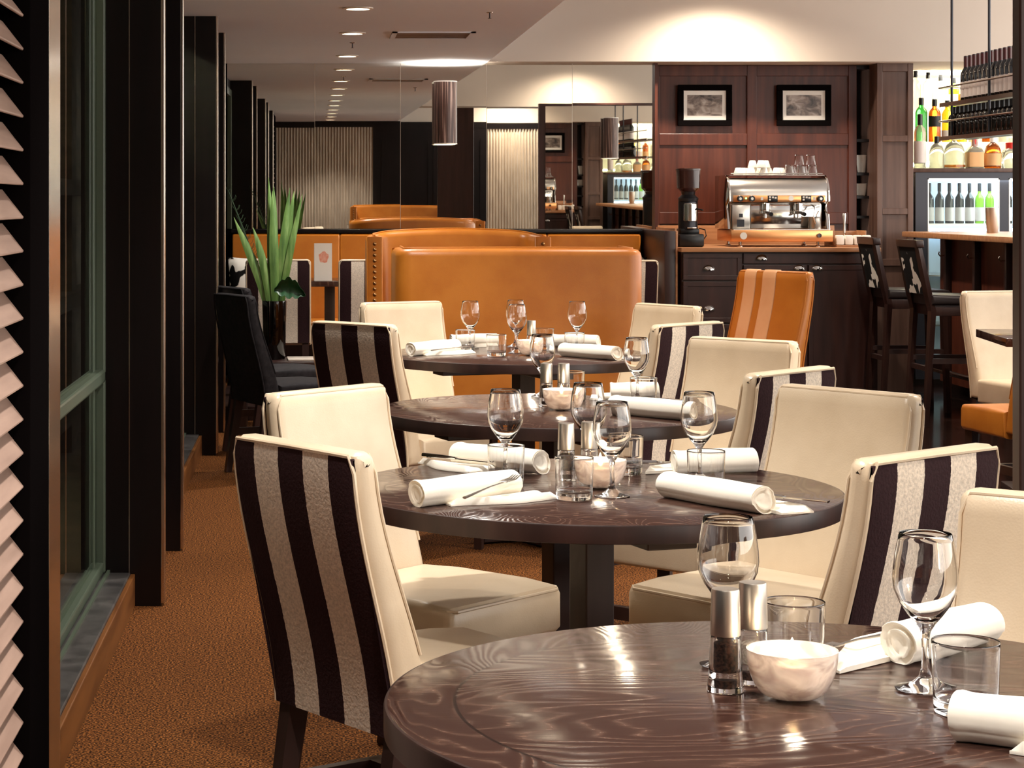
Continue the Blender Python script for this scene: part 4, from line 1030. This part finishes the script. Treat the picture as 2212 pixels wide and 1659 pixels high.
# back bar: fridge with lit interior, bottles on top
FY, FT = 15.74, 1.61
fr_ = thing('bar_fridge', 'lit glass-door bar fridge below the spirit bottles', 'fridge', (0,0,0))
cab = MB().span(4.44,6.2,FY,FY+0.03,1.535,FT-0.03).span(4.44,4.53,FY,FY+0.03,0.05,1.535).span(5.06,5.13,FY,FY+0.03,0.05,1.535).span(5.70,6.2,FY,FY+0.03,0.05,1.535).span(4.53,5.7,FY,FY+0.03,0.05,0.12)
cab.span(4.44,4.46,FY+0.03,FY+0.55,0.05,FT-0.03).span(6.18,6.2,FY+0.03,FY+0.55,0.05,FT-0.03).span(4.44,6.2,FY+0.55,FY+0.57,0.05,FT-0.03)
obj('cabinet', cab, M['gunmetal'], fr_, smooth=0)
obj('top', MB().span(4.40,6.2,FY-0.03,FY+0.72,FT-0.03,FT,0.003), M['brown_panel'], fr_)
obj('liner', MB().span(4.47,6.17,FY+0.52,FY+0.54,0.06,1.57).span(4.47,6.17,FY+0.04,FY+0.52,0.06,0.08).span(4.465,4.475,FY+0.04,FY+0.52,0.06,1.57), M['fridge_wall'], fr_, smooth=0)
for z in (1.20,0.82,0.45): obj('shelf', MB().span(4.48,6.16,FY+0.06,FY+0.51,z-0.012,z), M['steel'], fr_)
for x0, x1 in ((4.53,5.06),(5.13,5.70)):
    d_ = obj('door_glass', MB().span(x0,x1,FY+0.005,FY+0.009,0.12,1.535), M['pane'], fr_); obj('door_seal', MB().span(x0,x0+0.008,FY-0.004,FY+0.004,0.12,1.535).span(x1-0.008,x1,FY-0.004,FY+0.004,0.12,1.535).span(x0,x1,FY-0.004,FY+0.004,1.527,1.535), M['steel'], d_)
obj('light_tube', MB().tube([(4.55,FY+0.45,1.53),(6.1,FY+0.45,1.53)],0.012,8).tube([(4.55,FY+0.45,1.15),(6.1,FY+0.45,1.15)],0.012,8), M['fridge_light'], fr_)
l_ = lamp('fridge_lamp', 'AREA', (5.1,FY+0.2,1.52), 6, fr_, color=(0.75,0.88,1.0), size=0.5)

def bottle(name, label, cat, x, y, z, h, r, body, cap=None, lab=None, cap_m=None, lab_m=None, group=None, shape='wine', liquid=None):
    t = thing(name, label, cat, (x,y,z), 0, group)
    if shape == 'wine': p = [(0,0),(r*0.94,0),(r,0.006),(r,h*0.58),(r*0.9,h*0.65),(r*0.42,h*0.74),(r*0.37,h*0.78),(r*0.36,h*0.985),(r*0.40,h*0.985),(r*0.40,h),(0,h)]
    elif shape == 'dome': p = [(0,0),(r*0.95,0),(r,0.008),(r,h*0.42),(r*0.94,h*0.56),(r*0.74,h*0.69),(r*0.40,h*0.77),(r*0.24,h*0.80),(r*0.24,h*0.99),(0,h*0.99)]
    elif shape == 'square': p = [(0,0),(r*0.95,0),(r,0.008),(r,h*0.5),(r*0.85,h*0.58),(r*0.36,h*0.68),(r*0.32,h*0.98),(0,h*0.98)]
    else: p = [(0,0),(r*0.94,0),(r,0.006),(r,h*0.66),(r*0.86,h*0.73),(r*0.40,h*0.80),(r*0.36,h*0.98),(0,h*0.98)]
    obj('glass_body', MB().lathe(p, 24, (0,0,0), None, 0.5 if shape == 'square' else 0.0), M[body], t, smooth=45)
    if cap: 
        c0, c1, cr = cap
        obj('cap', MB().lathe([(0,h*c0),(r*cr,h*c0),(r*cr,h*c1),(r*cr*0.7,h*c1+0.003),(0,h*c1+0.003)], 18), M[cap_m], t)
    if lab:
        z0, z1 = lab
        obj('paper_label', MB().lathe([(r*1.004,h*z0),(r*1.02,h*z0),(r*1.02,h*z1),(r*1.004,h*z1)], 24, (0,0,0), None, 0.5 if shape == 'square' else 0.0), M[lab_m], t, smooth=45)
    return t
GF = 'spirit bottles standing on the bar fridge'
B0 = FT+0.0005; FRY = FY+0.06
bottle('spirit_bottle','slim bottle with a tall white label, leftmost on the bar fridge','bottle',4.49,FRY,B0,0.40,0.043,'g_clear',(0.80,1.0,0.45),(0.10,0.5),'black','l_white',GF,'tall')
bottle('spirit_bottle','low grey glass bottle with a black stopper, second along the fridge top','bottle',4.615,FRY,B0,0.235,0.055,'g_clear',(0.80,1.0,0.34),None,'black',None,GF,'dome')
bottle('spirit_bottle','wide dome-shouldered clear bottle with a little amber liquid','bottle',4.745,FRY,B0,0.255,0.075,'g_clear',(0.83,1.0,0.24),(0.03,0.1),'black','g_amber',GF,'dome')
bottle('spirit_bottle','square bottle with a red wax neck and tan label','bottle',4.895,FRY,B0,0.245,0.06,'g_clear',(0.62,1.02,0.36),(0.04,0.48),'l_red','l_tan',GF,'square')
bottle('spirit_bottle','amber round bottle with an oval tan label','bottle',5.03,FRY,B0,0.24,0.062,'g_amber',(0.80,1.0,0.34),(0.08,0.46),'trim_white','l_tan',GF,'dome')
bottle('spirit_bottle','clear cut-glass bottle with a red neck band beside the dark post','bottle',5.165,FRY,B0,0.23,0.062,'g_clear',(0.56,0.82,0.62),None,'l_red',None,GF,'square')
rz_ = thing('bottle_riser', 'stepped glass riser behind the front row of spirits', 'shelf', (0,0,0))
obj('lower_step', MB().span(4.36,6.2,FY+0.17,FY+0.30,FT,FT+0.20), M['pane'], rz_, smooth=0); obj('upper_step', MB().span(4.36,6.2,FY+0.32,FY+0.46,FT,FT+0.44), M['pane'], rz_, smooth=0)
R1, R2_ = FT+0.2005, FT+0.4405; Y1, Y2 = FY+0.235, FY+0.39
GR = 'spirit bottles on the stepped riser'
for x, y, z, h, r, body, capm, labm, lab, label in [
 (4.55,Y1,R1,0.33,0.045,'g_green','black',None,None,'green glass bottle on the lower riser step, far left'),
 (4.65,Y1,R1,0.32,0.045,'g_amber','black','l_black',(0.36,0.6),'amber bottle with a slanted black label on the lower riser step'),
 (4.745,Y1,R1,0.31,0.042,'g_yellow','l_black','l_white',(0.1,0.28),'yellow spirit bottle with a dark cap on the lower riser step'),
 (4.845,Y1,R1,0.36,0.045,'g_yellow','g_yellow','l_orange',(0.36,0.56),'golden bottle with a slanted orange label on the lower riser step'),
 (4.95,Y1,R1,0.30,0.045,'g_clear','l_white','l_white',(0.1,0.4),'clear bottle with white cap behind the red wax neck'),
 (5.05,Y1,R1,0.29,0.045,'g_amber','trim_white','l_tan',(0.1,0.4),'amber bottle behind the oval tan label'),
 (5.17,Y1,R1,0.30,0.045,'g_clear','l_white',None,None,'clear bottle on the lower riser step, beside the dark post'),
 (4.55,Y2,R2_,0.30,0.04,'g_clear','black',None,None,'clear bottle with pourer on the upper riser step, far left'),
 (4.645,Y2,R2_,0.29,0.04,'g_clear','black',None,None,'clear bottle with pourer on the upper riser step, second'),
 (4.74,Y2,R2_,0.27,0.04,'g_clear','gunmetal',None,None,'clear bottle with a grey cap on the upper riser step'),
 (4.84,Y2,R2_,0.25,0.04,'g_olive','gunmetal','l_white',(0.2,0.5),'lime bottle with a white label on the upper riser step'),
 (4.935,Y2,R2_,0.28,0.04,'g_clear','trim_white',None,None,'clear bottle with a white cap on the upper riser step')]:
    bottle('spirit_bottle', label, 'bottle', x, y, z, h, r, body, (0.84,1.0,0.42), lab, capm, labm, GR, 'tall')
led = thing('led_strip', 'bright LED strip tucked above the spirit bottles', 'light', (0,0,0))
obj('diffuser', MB().span(4.34,6.2,FY+0.50,FY+0.53,CEIL-0.03,CEIL-0.005), M['led'], led); obj('diffuser', MB().span(4.34,6.2,FY+0.62,FY+0.64,FT+0.02,FT+0.05), M['led'], led)
lamp('led_lamp', 'AREA', (5.0,FY+0.45,CEIL-0.04), 15, led, color=(1,0.95,0.72), size=0.7)
lamp('led_lamp', 'POINT', (4.75,FY+0.60,FT+0.35), 4, led, color=(1,0.95,0.75), size=0.08)
# fridge bottles
for k in range(9):
    g = k in (5,6)
    bottle('chilled_bottle', ('green chilled bottle with a white label, %s of the green pair in the fridge' % ('left' if k == 5 else 'right')) if g else 'dark chilled wine bottle with a white label on the upper fridge shelf', 'bottle', 4.60+0.075*k+(0.06 if k > 6 else 0), FY+0.20, 1.2005, 0.30, 0.033, 'g_olive' if g else 'g_dark', (0.8,1.0,0.42), (0.06,0.40), 'gunmetal', 'l_white', 'green chilled bottles' if g else 'dark chilled bottles in the fridge', 'wine')
# hanging bottle rack over the bar
rk = thing('bottle_rack', 'black hanging bottle rack over the bar, on long rods', 'rack', (0,0,0))
RX = 4.45
for z in (2.045, 1.81): obj('shelf', MB().span(RX-0.055,RX+0.16,11.6,14.95,z-0.012,z), M['gunmetal'], rk, smooth=0)
for z in (2.045, 1.81):
    obj('rail', MB().tube([(RX-0.06,11.6,z+0.115),(RX-0.06,14.97,z+0.115),(RX+0.14,14.97,z+0.115)],0.007,8), M['bronze'], rk)
    obj('shelf_edge', MB().span(RX-0.062,RX-0.055,11.6,14.96,z-0.02,z+0.008), M['bronze'], rk)
for y in (14.76, 13.94, 12.6):
    obj('rod', MB().tube([(RX-0.035,y,1.80),(RX-0.035,y,HIGH)],0.009,10), M['gunmetal'], rk)
n_ = 0
yy = 14.62
while yy > 13.45:
    bottle('wine_bottle', 'dark wine bottle with a white label on the upper tier of the hanging rack', 'bottle', RX+0.02, yy, 2.0455, 0.315, 0.037, 'g_dark', (0.76,1.0,0.40), (0.10,0.44), 'g_red', 'l_white', 'wine bottles on the upper rack tier', 'wine'); yy -= 0.092
yy = 14.88
while yy > 13.3:
    bottle('wine_bottle', 'black unlabelled bottle on the lower tier of the hanging rack', 'bottle', RX+0.02, yy, 1.8105, 0.212, 0.042, 'g_dark', (0.8,1.0,0.42), None, 'black', None, 'bottles on the lower rack tier', 'tall'); yy -= 0.095

# bar stools
def stool(loc, rz, label):
    t = thing('bar_stool', label, 'stool', loc, rz, 'cowhide-backed bar stools')
    obj('seat', MB().slab([(-0.2,0.735),(0.21,0.735),(0.22,0.76),(0.2,0.79),(-0.2,0.80)], 0.42, 0.03, 4), M['dark_seat_leather'], t, smooth=50)
    obj('seat_frame', MB().span(-0.19,0.19,-0.18,0.19,0.67,0.735,0.004), M['espresso'], t)
    obj('backrest', MB().slab([(-0.235,0.80),(-0.20,0.80),(-0.255,1.09),(-0.29,1.09)], 0.36, 0.012, 3), M['cowhide_dark'], t, smooth=50)
    obj('top_rail', MB().slab([(-0.295,1.085),(-0.245,1.085),(-0.25,1.13),(-0.30,1.13)], 0.42, 0.01, 3), M['espresso'], t, smooth=50)
    for s in (-1, 1):
        obj('leg', MB().tube([(s*0.185,-0.23,0),(s*0.18,-0.19,0.7),(s*0.18,-0.22,0.82),(s*0.18,-0.275,1.09)],[0.02,0.026,0.026,0.022],4), M['espresso'], t, smooth=0)
        obj('leg', MB().tube([(s*0.19,0.19,0),(s*0.17,0.165,0.7)],[0.02,0.026],4), M['espresso'], t, smooth=0)
    obj('footrest', MB().span(-0.185,0.185,0.165,0.195,0.27,0.31).span(-0.185,0.185,-0.215,-0.19,0.33,0.36).span(-0.195,-0.165,-0.2,0.18,0.38,0.41).span(0.165,0.195,-0.2,0.18,0.38,0.41), M['espresso'], t, smooth=0)
    return t
s0 = stool((3.93,13.1,0), -PI/2+0.02, 'cowhide-backed bar stool nearest us at the wooden bar')
dup(s0, (3.90,13.95,0), -PI/2, 'cowhide-backed bar stool farther along, beside the coffee sideboard')

# louvred shutter at the near left
t = thing('louvred_shutter', 'louvred shutter with pale slats in a dark frame, at the left edge', 'shutter', (0,0,0))
SX = -0.545
fm = MB().span(SX-0.03,SX+0.03,3.86,4.128,0.02,2.33,0.003).span(SX-0.03,SX+0.03,2.66,2.82,0.02,2.33,0.003).span(SX-0.03,SX+0.03,2.82,3.86,2.25,2.33,0.003).span(SX-0.03,SX+0.03,2.82,3.86,0.02,0.10,0.003)
obj('frame', fm, M['black_paint'], t)
obj('backing', MB().span(SX-0.065,SX-0.055,2.66,4.128,0.02,2.33), M['black_paint'], t)
sl = MB(); z = 0.14
while z < 2.24:
    sl.box((SX-0.004, 3.34, z), (0.066, 1.036, 0.006), 0.002, Matrix.Rotation(math.radians(52), 4, 'Y'), 1); z += 0.061
obj('slats', sl, M['slat'], t)
